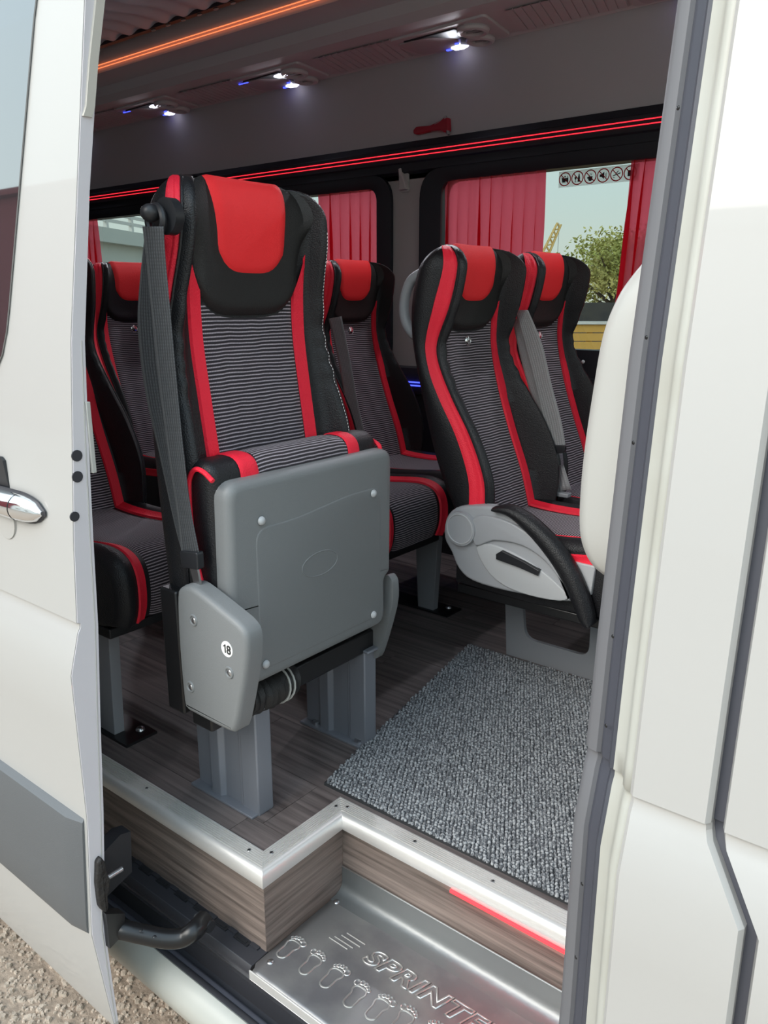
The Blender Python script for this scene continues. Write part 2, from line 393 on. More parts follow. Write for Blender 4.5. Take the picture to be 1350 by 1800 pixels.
# ================================================================ SETTING: the van shell
OUT = [(-0.30, 0.584), (-0.28, 0.578), (-0.077, 0.556), (0.136, 0.570), (0.392, 0.570), (0.456, 0.588), (0.465, 0.593), (0.4715, 0.5935), (0.474, 0.5885), (0.60, 0.597), (0.894, 0.625), (1.34, 0.694), (1.70, 0.765), (1.88, 0.83)]
INN = [(-0.30, 0.588), (-0.087, 0.580), (0.10, 0.598), (0.266, 0.609), (0.46, 0.624), (0.641, 0.632), (0.877, 0.645), (1.192, 0.690), (1.353, 0.722), (1.70, 0.80), (1.88, 0.86)]
def lerp_tab(tab, z):
    if z <= tab[0][0]: return tab[0][1]
    for (a, b), (c_, d_) in zip(tab, tab[1:]):
        if a <= z <= c_: return b+(d_-b)*(z-a)/(c_-a)
    return tab[-1][1]
def skin(z): return lerp_tab(OUT, z)
BODY = 0.105                                # body skin lies this far inside the opened door's skin
ZS = [-0.28, -0.2, -0.077, 0.03, 0.136, 0.3, 0.392, 0.456, 0.465, 0.4715, 0.474, 0.50, 0.60, 0.75, 0.894, 1.1, 1.34, 1.5, 1.7, 1.88]
def skin_slab(x0, x1, z0, z1, off, thick, name, m, parent, inner=None):
    zs = sorted(set([z0, z1]+[z for z in ZS if z0 < z < z1]))
    pf = [(skin(z)+off, z) for z in zs]; pb = [((inner(z) if inner else skin(z)+off+thick), z) for z in reversed(zs)]
    loop = pf+pb
    return MB().loft([[(x0, y, z) for y, z in loop], [(x1, y, z) for y, z in loop]]).build(name, m, parent, angle=30)
def struct(o, label=None, cat=None): return tag(o, label, cat, kind='structure')

X_REAR, X_FRONT, Y_FAR = -4.6, 1.25, 2.45
NX, NY1, NY3 = -0.923, 0.812, 1.017          # floor edges at the entrance
# ---- ground
g = MB().box((-60, -40, -0.75), (60, 120, -0.55)).build('ground', 'asphalt', smooth=False)
struct(g, 'pale brown gravelly asphalt under the van', 'ground')

# ---- floor with vinyl planks
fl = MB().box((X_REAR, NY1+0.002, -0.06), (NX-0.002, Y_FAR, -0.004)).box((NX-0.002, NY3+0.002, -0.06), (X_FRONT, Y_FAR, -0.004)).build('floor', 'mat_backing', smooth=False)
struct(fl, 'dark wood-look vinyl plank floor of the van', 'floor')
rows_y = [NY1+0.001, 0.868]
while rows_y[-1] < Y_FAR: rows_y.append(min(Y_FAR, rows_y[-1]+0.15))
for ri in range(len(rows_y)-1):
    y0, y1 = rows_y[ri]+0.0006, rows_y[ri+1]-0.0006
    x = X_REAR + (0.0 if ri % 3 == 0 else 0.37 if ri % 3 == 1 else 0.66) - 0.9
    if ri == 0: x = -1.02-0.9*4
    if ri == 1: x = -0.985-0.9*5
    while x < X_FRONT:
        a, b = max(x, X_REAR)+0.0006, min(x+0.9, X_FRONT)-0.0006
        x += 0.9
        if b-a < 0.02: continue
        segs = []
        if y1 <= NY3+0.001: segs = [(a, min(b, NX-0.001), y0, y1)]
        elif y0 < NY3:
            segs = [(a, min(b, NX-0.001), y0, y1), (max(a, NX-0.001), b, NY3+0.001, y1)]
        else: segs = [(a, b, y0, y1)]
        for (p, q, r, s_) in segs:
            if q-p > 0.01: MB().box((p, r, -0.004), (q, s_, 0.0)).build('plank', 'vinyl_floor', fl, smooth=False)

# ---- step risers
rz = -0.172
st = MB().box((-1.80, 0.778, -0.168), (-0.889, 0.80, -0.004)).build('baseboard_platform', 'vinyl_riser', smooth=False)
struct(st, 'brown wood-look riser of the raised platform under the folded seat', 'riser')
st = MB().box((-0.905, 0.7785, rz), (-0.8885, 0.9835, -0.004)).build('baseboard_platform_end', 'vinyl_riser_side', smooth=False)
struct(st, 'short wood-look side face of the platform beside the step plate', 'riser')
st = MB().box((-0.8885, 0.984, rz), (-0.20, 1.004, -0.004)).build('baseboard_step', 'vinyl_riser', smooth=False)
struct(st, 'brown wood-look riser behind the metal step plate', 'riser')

# ---- ribbed aluminium nosings (trim)
prof = [(0.0, 0.0), (0.0, 0.004)]
o_ = 0.001
for i in range(7):
    prof += [(o_, 0.0044), (o_+0.0025, 0.0044), (o_+0.0027, 0.0014), (o_+0.0042, 0.0014)]; o_ += 0.0044
prof += [(0.0325, 0.0044), (0.0375, 0.0036), (0.0415, 0.0008), (0.0440, -0.004), (0.0452, -0.011), (0.0448, -0.019), (0.0430, -0.026), (0.0385, -0.029), (0.034, -0.028), (0.034, -0.004), (0.0, -0.001)]
def nosing(name, A, B, outd, ma, mb_, label):
    """A,B inner edge ends (xy); outd outward dir; ma,mb_ = shift along the edge per unit outwards at each end (mitre)"""
    A, B, outd = Vector(A), Vector(B), Vector(outd); d = (B-A).normalized(); L = []
    for P, mm in ((A, ma), (B, mb_)):
        L.append([(P.x+outd.x*o+d.x*mm*o, P.y+outd.y*o+d.y*mm*o, z) for o, z in prof])
    ob = MB().loft(L).build(name, 'aluminium', angle=30)
    struct(ob, label, 'step trim')
    return ob
n1 = nosing('trim_1', (-1.80, NY1), (NX, NY1), (0, -1), 0, 1, 'ribbed aluminium edge strip running along the platform under the folded seat')
n2 = nosing('trim_2', (NX, NY1), (NX, NY3), (1, 0), -1, -1, 'short ribbed aluminium edge strip at the platform end')
n3 = nosing('trim_3', (NX, NY3), (-0.20, NY3), (0, -1), 1, 0, 'ribbed aluminium edge strip in front of the grey mat')
def screw(c, r, parent):
    s_ = MB().dome(c, (0, 0, 1), r, 0.0014, 12).build('screw', 'steel', parent)
    cc = Vector(c)
    MB().box((cc.x-r*0.6, cc.y-0.0005, cc.z+0.0009), (cc.x+r*0.6, cc.y+0.0005, cc.z+0.0017)).box((cc.x-0.0005, cc.y-r*0.6, cc.z+0.0009), (cc.x+0.0005, cc.y+r*0.6, cc.z+0.0017)).build('cross_slot', 'black_metal', s_, smooth=False)
for x in (-1.52, -1.245, -0.945): screw((x, NY1-0.0165 if x < -0.95 else NY1-0.014, 0.0036), 0.0042, n1)
screw((NX+0.014, NY1+0.006, 0.0036), 0.0042, n2); screw((NX+0.014, NY3-0.028, 0.0036), 0.0042, n2)
for x in (-0.890, -0.728, -0.565, -0.40): screw((x, NY3-0.016, 0.0036), 0.0042, n3)

# red light strip under the third nosing
ls = thing('led_strip', at_y(900, 1620, 0.975), 'glowing red light strip under the nosing by the metal step', 'light strip')
a, b = Vector((-0.632, 0.9755, -0.0335)), Vector((-0.22, 0.9755, -0.0335))
MB().tube([a, b], 0.0033, 8).build('diffuser', 'led_step', ls)
MB().box((a.x, 0.977, -0.031), (b.x, 0.984, -0.029)).build('channel', 'aluminium', ls, smooth=False)

# ---- metal step plate with embossed feet and lettering
PZ = -0.170
sp = thing('step_plate', (-0.6, 0.86, PZ), 'worn metal step plate embossed with footprints and raised lettering', 'step plate')
rows = []
ys = [0.7365+0.0, 0.738, 0.742, 0.75]+[0.75+i*(0.975-0.75)/14 for i in range(1, 15)]
xs = [-0.8865+i*(0.7)/40 for i in range(41)]
for y in ys:
    zz = PZ-0.003 if y < 0.737 else PZ-0.0012 if y < 0.739 else PZ
    rows.append([(x if not (x < -0.88 and y < 0.745) else x+0.006, y, zz + (0.0003*math.sin(x*31)*math.sin(y*43))) for x in xs])
rows = [[(x, 0.7365, PZ-0.024) for x in xs]]+rows
top = MB().grid(rows); pl = top.build('sheet', 'plate_metal', sp)
m_ = pl.modifiers.new('t', 'SOLIDIFY'); m_.thickness = 0.001; m_.offset = 0
MB().box((-0.8865, 0.7340, PZ-0.026), (-0.19, 0.7368, PZ-0.002)).build('front_lip', 'aluminium', sp, bevel=0.001)
# flange up the riser with a fillet
prf = [(0.945, PZ+0.0005), (0.962, PZ+0.001), (0.972, PZ+0.005), (0.978, PZ+0.012), (0.980, PZ+0.02), (0.9805, PZ+0.052), (0.9835, PZ+0.054)]
fo = MB().grid([[(-0.888, y, z) for y, z in prf], [(-0.20, y, z) for y, z in prf]]).build('back_flange', 'flange_metal', sp)
MB().tube([(-0.888, 0.9812, PZ+0.054), (-0.2, 0.9812, PZ+0.054)], 0.0018, 6).build('flange_edge', 'steel', sp)
def foot_outline(c, s, mir):
    P = [(-0.009, -0.022), (0.0, -0.026), (0.009, -0.021), (0.011, -0.010), (0.011, 0.002), (0.015, 0.012), (0.012, 0.020), (0.002, 0.022), (-0.009, 0.020), (-0.014, 0.012), (-0.011, 0.0), (-0.011, -0.012)]
    return [(c.x+mir*p*s, c.y+q*s, PZ+0.0010) for p, q in P]
for k, (px, py) in enumerate([(507, 1668), (546, 1696), (583, 1719), (624, 1752), (663, 1774), (707, 1797), (752, 1822), (790, 1844)]):
    c = at_z(px, py, PZ); mir = -1 if k % 2 else 1; s_ = 0.92
    mb = MB().tube(smooth_path(foot_outline(c, s_, mir), 4, True), 0.0017, 6, closed=True)
    for (tx, ty, tr) in [(0.016, 0.026, 0.0052), (0.007, 0.031, 0.0038), (-0.0005, 0.0315, 0.0033), (-0.007, 0.029, 0.0030), (-0.0125, 0.0245, 0.0027)]:
        cx_, cy_ = c.x+mir*tx*s_, c.y+ty*s_
        mb.tube([(cx_+tr*math.cos(t*math.pi/5), cy_+tr*1.1*math.sin(t*math.pi/5), PZ+0.0011) for t in range(10)], 0.0013, 5, closed=True)
    mb.build('embossed_footprint', 'emboss_highlight_metal', sp)
me = text_mesh('SPRINTER', 0.05, 0.0, shear=0.28, offset=0.0016, bevel=0.0017, spacing=1.10, outline=True)
w0 = max(v.co.x for v in me.vertices)-min(v.co.x for v in me.vertices)
p0, p1 = at_z(638, 1684, PZ), at_z(893, 1822, PZ)
me.transform(Matrix.Diagonal(((p1.x-p0.x)/w0, 0.92, 1, 1)))
text_obj('embossed_lettering', me, 'emboss_highlight_metal', sp, Matrix.Translation((p0.x, p0.y-0.004, PZ+0.0012)))
for k, (dx, dy) in enumerate([(0.010, 0.030), (0.006, 0.020), (-0.002, 0.020-0.010), (-0.008, 0.002)]):
    q = at_z(600, 1652, PZ)
    MB().tube([(q.x+dx-0.012, q.y-0.012+dy, PZ+0.001), (q.x+dx+0.032, q.y-0.012+dy, PZ+0.001)], 0.0013, 6).build('embossed_line', 'emboss_highlight_metal', sp)
for px, py in ((590, 1583), (474, 1688)):
    q = at_z(px, py, PZ); MB().dome((q.x+0.004, q.y-0.002, PZ+0.0006), (0, 0, 1), 0.0065, 0.003).build('bolt', 'steel', sp)

# ---- entrance sill: rubber strip, running rail, seal, painted rocker
sill = thing('door_sill', (-1.2, 0.70, -0.3), 'black rubber and white painted door sill below the entrance step', 'door sill', kind='structure')
XA, XB = -2.4, -0.21
def ext(prf, x0, x1, name, m, parent, cap=True, **k): return MB().loft([[(x0, y, z) for y, z in prf], [(x1, y, z) for y, z in prf]], cap).build(name, m, parent, **k)
ext([(0.782, -0.168), (0.742, -0.170), (0.737, -0.176), (0.737, -0.19), (0.782, -0.19)], XA, -0.888, 'rubber_strip', 'rubber', sill, bevel=0.001)
ext([(0.7372, -0.1895), (0.7335, -0.190), (0.7335, -0.199), (0.7372, -0.199)], XA, XB, 'rail_edge', 'steel', sill)
ext([(0.745, -0.20), (0.737, -0.20), (0.737, -0.245), (0.690, -0.250), (0.690, -0.262), (0.745, -0.262)], XA, XB, 'rail_channel', 'rubber', sill)
MB().tube([(XA, 0.712, -0.2415), (XB, 0.712, -0.2415)], 0.011, 10).build('rail_seal', 'seal_dark', sill)
MB().tube([(XA, 0.697, -0.236), (XB, 0.697, -0.236)], 0.0125, 12).build('rubber_seal', 'rubber', sill)
ext([(0.69, -0.222), (0.682, -0.224), (0.672, -0.232), (0.663, -0.245), (0.659, -0.262), (0.664, -0.285), (0.68, -0.31), (0.72, -0.33), (0.74, -0.26)], XA, XB, 'rocker', 'white_jamb', sill)
for i in range(16):
    x = -0.925-i*0.058
    mb = MB().box((x-0.036, 0.764, -0.1695), (x, 0.7745, -0.1665)); mb.box((x-0.030, 0.7665, -0.1675), (x-0.006, 0.772, -0.1655))
    mb.build('clip', 'black_plastic', sill, smooth=False)
    MB().box((x+0.001, 0.7695, -0.1690), (x+0.021, 0.7775, -0.1655)).build('clip_gap', 'rubber', sill, smooth=False)

# ---- far wall
wf = MB()
wf.box((X_REAR, 2.452, -0.06), (X_FRONT, 2.52, 0.70))
wf.box((X_REAR, 2.452, 1.37), (X_FRONT, 2.52, 1.55))
WIN = [(-1.785, -0.50), (-3.22, -1.915), (-4.55, -3.35), (-0.36, 0.55)]
pill = sorted([X_REAR, X_FRONT]+[x for w in WIN for x in w])
for i in range(0, len(pill), 2): wf.box((pill[i]-0.06, 2.452, 0.69), (pill[i+1]+0.06, 2.52, 1.40))
wall = wf.build('wall_far', 'pillar_grey', smooth=False); struct(wall, 'grey trimmed far side wall of the van with window pillars', 'wall')
for k, (x0, x1) in enumerate(WIN):
    r_ = thing(f'window_{k+1}', ((x0+x1)/2, 2.45, 0.7), ['far side window with red curtains and a strip of prohibition signs', 'far side window behind the folding seat, mostly curtained red', 'rearmost far side window showing a pale bridge outside', 'far side cab window in front of the second curtain'][k], 'window', kind='structure')
    outr = rrect(x0, x1, 0.69, 1.395, 0.10, 8); inn = rrect(x0+0.085, x1-0.075, 0.795, 1.352, 0.05, 8)
    mb = MB()
    mb.grid([[(p.x, 2.452, p.y) for p in outr], [(p.x, 2.436, p.y) for p in outr], [(p.x, 2.436, p.y) for p in offset_poly(outr, 0.02)], [(p.x, 2.446, p.y) for p in inn], [(p.x, 2.50, p.y) for p in inn], [(p.x, 2.50, p.y) for p in outr]], closed_u=True, closed_v=True)
    mb.build('frame', 'black_trim', r_, angle=30)
    MB().prism(rrect(x0+0.06, x1-0.05, 0.77, 1.375, 0.05), 1, 2.474, 2.479).build('pane', 'window_glass', r_)
# dotted band along the top and bottom of the pane
# black light band above the windows with twin red lines
band = MB().loft([[(x, y, z) for y, z in ((2.453, 1.385), (2.434, 1.395), (2.434, 1.420), (2.428, 1.425), (2.428, 1.468), (2.434, 1.472), (2.440, 1.492), (2.453, 1.492))] for x in (X_REAR, X_FRONT)]).build('trim_4', 'black_trim', smooth=False)
struct(band, 'black trim band above the windows carrying the red light lines', 'trim')
lr = thing('led_strip', (-2, 2.427, 1.456), 'pair of thin glowing red lines above the far windows', 'light strip')
for dz in (0.0065, -0.0065): MB().box((X_REAR, 2.4255, 1.4480+dz-0.0013), (X_FRONT, 2.4285, 1.4480+dz+0.0013)).build('light_line', 'led_red', lr, smooth=False)
# ledge trim below windows, blue line
tb = MB().loft([[(x, y, z) for y, z in ((2.453, 0.60), (2.42, 0.61), (2.412, 0.64), (2.42, 0.705), (2.453, 0.71))] for x in (X_REAR, X_FRONT)]).build('trim_5', 'black_trim', angle=30)
struct(tb, 'black ledge trim under the far windows', 'trim')
lb = thing('led_strip', (-1.85, 2.41, 0.65), 'short glowing blue light line low on the far wall', 'light strip')
for dz in (0.006, -0.006): MB().box((-2.2, 2.4085, 0.648+dz-0.0022), (-1.7, 2.4135, 0.648+dz+0.0022)).build('light_line', 'led_blue', lb, smooth=False)
lw = MB().box((X_REAR, 2.446, 0.0), (X_FRONT, 2.452, 0.60)).build('baseboard_far', 'wall_dark', smooth=False); struct(lw, 'dark lower lining of the far wall', 'wall lining')
# upper panel and air duct, ceiling
up = MB().loft([[(x, y, z) for y, z in ((2.445, 1.489), (2.402, 1.742), (2.44, 1.76), (2.52, 1.55))] for x in (X_REAR, X_FRONT)]).build('wall_far_upper', 'interior_grey', smooth=False)
struct(up, 'plain dark grey upper lining above the red light lines', 'wall lining')
duct = MB().loft([[(x, y, z) for y, z in ((2.405, 1.742), (2.395, 1.738), (2.385, 1.744), (2.165, 1.744), (2.135, 1.750), (2.112, 1.770), (2.10, 1.80), (2.055, 1.816), (2.02, 1.818), (2.015, 1.93), (2.45, 1.93))] for x in (X_REAR, X_FRONT)]).build('ceiling_duct', 'duct_grey', angle=25)
struct(duct, 'grey air duct running along the ceiling edge', 'air duct')
lo = thing('led_strip', (-2.3, 2.0, 1.84), 'pair of thin glowing orange lines along the ceiling duct', 'light strip')
for dz in (0.0055, -0.0055): MB().box((X_REAR, 2.0115, 1.8385+dz-0.0010), (X_FRONT, 2.0155, 1.8385+dz+0.0010)).build('light_line', 'led_orange', lo, smooth=False)
ce = MB().box((X_REAR, 0.80, 1.90), (X_FRONT, 2.52, 1.96)).build('ceiling', 'ceiling_dark', smooth=False); struct(ce, 'dark ceiling of the van', 'ceiling')
# ribbed sections of the duct between the reading-light units
UX = [-0.815, -1.565, -2.315, -3.06, -3.81]
for i in range(len(UX)-1):
    x1, x0 = UX[i]-0.21, UX[i+1]+0.20; n = 12; mb = MB(); pf = []
    for k in range(n):
        a = x0+(x1-x0)*k/n; w = (x1-x0)/n
        pf += [(a, 1.7385), (a+w*0.86, 1.7385), (a+w*0.88, 1.7415), (a+w*0.98, 1.7415)]
    sk = 0.05
    mb.grid([[(p+sk, 2.19, z) for p, z in pf], [(p, 2.375, z) for p, z in pf]])
    o = mb.build('ribbed_panel', 'duct_grey', duct, smooth=False)
# ceiling pleated blind with a bead rail
pb = thing('pleated_blind', (-2.6, 1.7, 1.9), 'grey pleated blind gathered on a beaded rail under the ceiling', 'blind')
rows = []
for j in range(9):
    y = 1.05+(1.955-1.05)*j/8; rows.append([(-3.3+i*0.0125, y, 1.893-0.030*(0.5+0.5*math.sin(i*0.0125*2*math.pi/0.105+0.5*math.sin(j*.6)))*(1 if j < 7 else 0.4)) for i in range(150)])
MB().grid(rows).build('cloth', 'pleat_grey', pb)
MB().box((-3.3, 1.955, 1.880), (-1.43, 1.975, 1.899)).build('rail', 'black_trim', pb, smooth=False)
for i in range(14): MB().ell((-2.62+i*0.085, 1.966, 1.878), 0.013, 0.006, 0.003, 8, 5).build('bead', 'white_plastic', pb)

# ---- rear wall, near wall, roof skin, cab
rw = MB().box((X_REAR-0.05, 0.75, -0.06), (X_REAR, 2.52, 1.95)).build('wall_rear', 'wall_dark', smooth=False); struct(rw, 'dark rear wall of the van', 'wall')
nw = skin_slab(X_REAR, -1.80, -0.28, 1.88, BODY, 0.06, 'wall_near', 'white_paint', None); struct(nw, 'white outer side wall behind the open sliding door', 'wall')
ro = MB().loft([[(x, y, z) for y, z in ((0.92, 1.87), (1.05, 1.98), (1.4, 2.02), (2.2, 2.02), (2.5, 1.93), (2.5, 1.965), (2.2, 2.05), (1.4, 2.05), (1.0, 2.01), (0.90, 1.90))] for x in (X_REAR, X_FRONT)]).build('roof', 'white_paint', angle=30); struct(ro, 'white roof of the van', 'roof')
hd = MB().box((-1.80, 0.84, 1.66), (-0.27, 0.99, 1.95)).build('trim_6', 'white_jamb', smooth=False); struct(hd, 'white header above the door opening', 'door header')
wfr = MB().box((X_FRONT, 0.75, -0.06), (X_FRONT+0.05, 2.52, 0.75)).box((X_FRONT, 0.75, 1.75), (X_FRONT+0.05, 2.52, 1.95)).build('wall_front', 'wall_dark', smooth=False); struct(wfr, 'dark front bulkhead below the windscreen', 'wall')

# ---- door pillar at the right of the opening
pil = thing('wall_pillar', (-0.24, 0.70, -0.2), 'white body pillar with grey rubber door seal at the right of the opening', 'door pillar', kind='structure')
def gap_x(z): return -0.160+0.044*sstep(0.47, 0.395, z)
def vert_loft(cross, name, m, zs=None, angle=40):
    zs = zs or ZS
    return MB().loft([[((gap_x(z)+x+0.16 if x > -0.17 else x), skin(z)+BODY+dy, z) for x, dy in cross] for z in zs]).build(name, m, pil, angle=angle)
vert_loft([(-0.242, 0.004), (-0.238, 0.0), (-0.168, 0.0), (-0.164, 0.006), (-0.164, 0.05), (-0.242, 0.05)], 'outer_panel', 'white_paint', angle=25)
vert_loft([(-0.241, 0.006), (-0.249, 0.0065), (-0.254, 0.014), (-0.257, 0.024), (-0.262, 0.030), (-0.272, 0.033), (-0.272, 0.06), (-0.20, 0.06)], 'jamb', 'white_jamb', angle=60)
vert_loft([(-0.272, 0.034), (-0.276, 0.033), (-0.279, 0.037), (-0.2795, 0.043), (-0.282, 0.046), (-0.29, 0.048), (-0.296, 0.056), (-0.30, 0.075), (-0.27, 0.075)], 'seal_channel', 'seal_dark')
vert_loft([(-0.295, 0.057), (-0.300, 0.053), (-0.309, 0.055), (-0.3155, 0.061), (-0.318, 0.072), (-0.316, 0.088), (-0.29, 0.088)], 'seal_lip', 'seal_grey')
vert_loft([(-0.305, 0.075), (-0.315, 0.085), (-0.318, 0.11), (-0.24, 0.12), (-0.24, 0.07)], 'inner_trim', 'pillar_grey')
for (px, py) in ((1193, 190), (1137, 593), (1114, 778), (1078, 1118), (1066, 1275), (1024, 1553), (1013, 1682)):
    q = at_x(px, py, -0.2875); MB().dome((q.x, q.y-0.001, q.z), (-0.5, -0.9, 0), 0.0022, 0.001, 10).build('seal_hole', 'black_metal', pil)
# white moulded grip cover bulging from the pillar into the opening
prf2 = [(1150, 440), (1112, 484), (1085, 525), (1060, 590), (1043, 690), (1030, 780), (1022, 860), (1020, 925), (1028, 965), (1042, 992), (1060, 1010)]
gc = MB(); loops = []
L = smooth_path([at_y(px, py, 0.835) for px, py in prf2], 4)
for i, p in enumerate(L):
    t = i/(len(L)-1); th = 0.028*(math.sin(math.pi*min(1, max(0.03, t)))**0.5 if 0 < t < 1 else 0.2)
    xr_ = -0.30
    loops.append([(p.x, p.y, p.z), (p.x+0.006, p.y-th*0.55, p.z), (p.x+0.020, p.y-th, p.z), (xr_, p.y-th*0.9, p.z), (xr_, p.y+th, p.z), (p.x+0.02, p.y+th, p.z), (p.x+0.006, p.y+th*0.6, p.z)])
gco = gc.loft(loops).build('grip_cover', 'white_plastic', angle=70); tag(gco, 'white rounded plastic cover bulging inward from the door pillar, scuffed at its bottom', 'cover')
# front door behind the gap
fd = thing('door_2', (0.3, 0.68, -0.28), 'white front passenger door at the right edge', 'door', kind='structure')
zz_ = [z for z in ZS if z <= 0.75]+[0.86]
MB().loft([[(gap_x(z)+0.007, skin(z)+BODY+0.006, z), (gap_x(z)+0.010, skin(z)+BODY-0.001, z), (1.2, skin(z)+BODY-0.001, z), (1.2, skin(z)+BODY+0.05, z), (gap_x(z)+0.007, skin(z)+BODY+0.05, z)] for z in zz_]).build('panel', 'white_paint', fd, angle=25)
skin_slab(-0.150, -0.06, 0.86, 1.60, BODY-0.001, 0.05, 'window_pillar', 'white_paint', fd)
skin_slab(-0.06, 0.9, 0.86, 1.5, BODY+0.004, 0.004, 'pane', 'mirror_glass', fd)
MB().loft([[(gap_x(z)+x, skin(z)+BODY+dy, z) for x, dy in [(-0.006, 0.014), (0.0115, 0.014), (0.0115, 0.03), (-0.006, 0.03)]] for z in ZS]).build('gap_seal', 'seal_dark', fd)

# ---- sliding door, open, standing off the body at the left
XE = -1.07
sd_ = thing('door_1', (-1.7, 0.6, -0.28), 'open white sliding door at the left edge with chrome handle and grey moulding', 'sliding door', kind='structure')
skin_slab(-2.45, XE-0.0015, -0.30, 1.88, 0.0, 0.03, 'panel', 'white_paint', sd_, inner=lambda z: lerp_tab(INN, z))
zs = [z for z in ZS]
loop = [(skin(z)+0.0015, z) for z in zs]+[(lerp_tab(INN, z)-0.0005, z) for z in reversed(zs)]
MB().loft([[(XE-0.0015, y, z) for y, z in loop], [(XE, y, z) for y, z in loop]]).build('leading_edge', 'door_edge_paint', sd_, smooth=False)
# edge fold (hem) and weatherstrips along the leading edge
MB().tube([(XE, lerp_tab(INN, z)-0.006, z) for z in zs if z < 0.9], 0.0012, 6).build('hem', 'white_paint', sd_)
q = [at_x(px, py, XE) for px, py in ((186, -60), (184, 0), (172, 110), (166, 190), (161, 207))]
MB().loft([[(XE-0.002, p.y-0.016, p.z), (XE+0.003, p.y-0.014, p.z), (XE+0.003, p.y-0.001, p.z), (XE-0.002, p.y, p.z)] for p in q]).build('weatherstrip', 'beige_seal', sd_)
q0, q1 = at_x(153, 706, XE), at_x(158, 832, XE)
MB().box((XE-0.003, q0.y-0.004, q1.z), (XE+0.004, q0.y+0.003, q0.z)).build('edge_clip', 'white_plastic', sd_, bevel=0.001)
for px, py, rr in ((135, 801, 0.0085), (136, 838, 0.0085), (131, 908, 0.0075)):
    p = at_x(px, py, XE); MB().cyl((XE-0.001, p.y, p.z), (XE+0.0012, p.y, p.z), rr, 18).build('rubber_plug', 'rubber', sd_)
# window glass in the door
def door_pt(x, z, off): return (x, skin(z)+off, z)
gp = round_poly([(-2.3, 0.80), (-1.262, 0.80), (-1.198, 1.34), (-1.17, 1.62), (-2.3, 1.62)], [0.02, 0.13, 0.3, 0.1, 0.1], 8)
def densify(poly, step):
    out = []
    for i, p in enumerate(poly):
        b = poly[(i+1) % len(poly)]; n = max(1, int((b-p).length/step))
        for k in range(n): out.append(p.lerp(b, k/n))
    return out
def window_patch(zlo, zhi, off, name, m):
    rows = []
    for i in range(25):
        z = zlo+(zhi-zlo)*i/24
        xr_ = -1.262+(z-0.80)*0.118
        d = z-zlo
        if d < 0.12: xr_ -= 0.12*(1-math.sqrt(max(0, 1-((0.12-d)/0.12)**2)))
        rows.append([door_pt(-2.3+(xr_+2.3)*k/14, z, off) for k in range(15)])
    o = MB().grid(rows).build(name, m, sd_, smooth=False)
    s2 = o.modifiers.new('t', 'SOLIDIFY'); s2.thickness = 0.002; s2.offset = 0
window_patch(0.80, 1.62, -0.0025, 'window_pane', 'mirror_glass')
# grey moulding
mz0, mz1 = -0.078, 0.136
zz = [mz1, mz1-0.006, mz1-0.03, 0.05, 0.0, mz0+0.02, mz0+0.004, mz0]; oo = [0.0, -0.012, -0.016, -0.017, -0.017, -0.016, -0.010, 0.0]
lp = [(skin(z)+o, z) for z, o in zip(zz, oo)]+[(skin(z)+0.003, z) for z in (mz0, mz1)]
lpe = [(skin(z)+o*0.25, z) for z, o in zip(zz, oo)]+[(skin(z)+0.003, z) for z in (mz0, mz1)]
MB().loft([[(-2.4, y, z) for y, z in lp], [(XE-0.045, y, z) for y, z in lp], [(XE-0.009, y, z) for y, z in lpe]]).build('moulding', 'grey_moulding', sd_, angle=20)
# chrome handle
hz, hx0 = 0.632, -1.150
hp = thing_part = None
loops = []
for i in range(17):
    t = i/16; x = hx0-0.26*t
    w = 0.0235*(max(0.02, 1-(1-min(1, t/0.30))**2.2))**0.5*(1-0.15*t); d = 0.024*(max(0.03, 1-(1-min(1, t/0.45))**2))**0.5
    yb = skin(hz)-0.004
    loops.append([(x, yb-d*max(0, math.sin(a))-0.001, hz+0.012*t*0+w*math.cos(a)) for a in [math.pi*k/10 for k in range(11)]]+[(x, yb+0.002, hz-w), (x, yb+0.002, hz+w)])
ho = MB().loft(loops).build('handle', 'chrome', sd_, angle=50)
loops2 = [[(p[0]+0.002 if i == 0 else p[0], skin(hz)-0.0035 if (p[1] < skin(hz)-0.003) else p[1], hz+(p[2]-hz)*1.13+0.0008) for p in lp_] for i, lp_ in enumerate(loops)]
MB().loft([[(x+0.0045, y, z) for x, y, z in lp_] for lp_ in loops2]).build('handle_gasket', 'rubber', ho)
MB().loft([[(x, y-0.0006, z) for x, y, z in loops[4]], [(x-0.0016, y-0.0006, z) for x, y, z in loops[4]]]).build('handle_joint', 'black_metal', ho)
c = Vector((-1.27, skin(0.59), 0.600)); MB().cyl((c.x, c.y+0.004, c.z), (c.x, c.y-0.003, c.z), 0.030, 24).build('lock_cap', 'white_paint', sd_)
kb = MB().prism([(-1.275, 0.645), (-1.255, 0.645), (-1.268, 0.700), (-1.276, 0.705), (-1.36, 0.705), (-1.36, 0.645)], 1, skin(0.67)-0.003, skin(0.67)+0.002).build('badge', 'black_plastic', sd_, smooth=False)
me = text_mesh('port', 0.013, 0.0003); wtx = max(v.co.x for v in me.vertices)
text_obj('badge_lettering', me, 'sticker_white', kb, Matrix.Translation((-1.270-wtx, skin(0.69)-0.0042, 0.690)) @ Matrix.Rotation(math.pi/2, 4, 'X'))
# greasy latch and pin on the leading edge
lt = [at_x(px, py, XE) for px, py in ((166, 1512), (173, 1503), (180, 1512), (184, 1535), (189, 1540), (187, 1560), (184, 1570), (186, 1590), (182, 1600), (176, 1598), (170, 1590), (165, 1550))]
MB().prism(round_poly([(p.y, p.z) for p in lt], 0.004, 3), 0, XE+0.010, XE-0.002, 0.003).build('latch', 'grease', sd_)
p = at_x(186, 1541, XE); MB().tube([p+Vector((0.004, 0, 0)), p+Vector((0.004, 0.028, 0))], 0.0052, 12).build('latch_pin', 'steel', sd_)
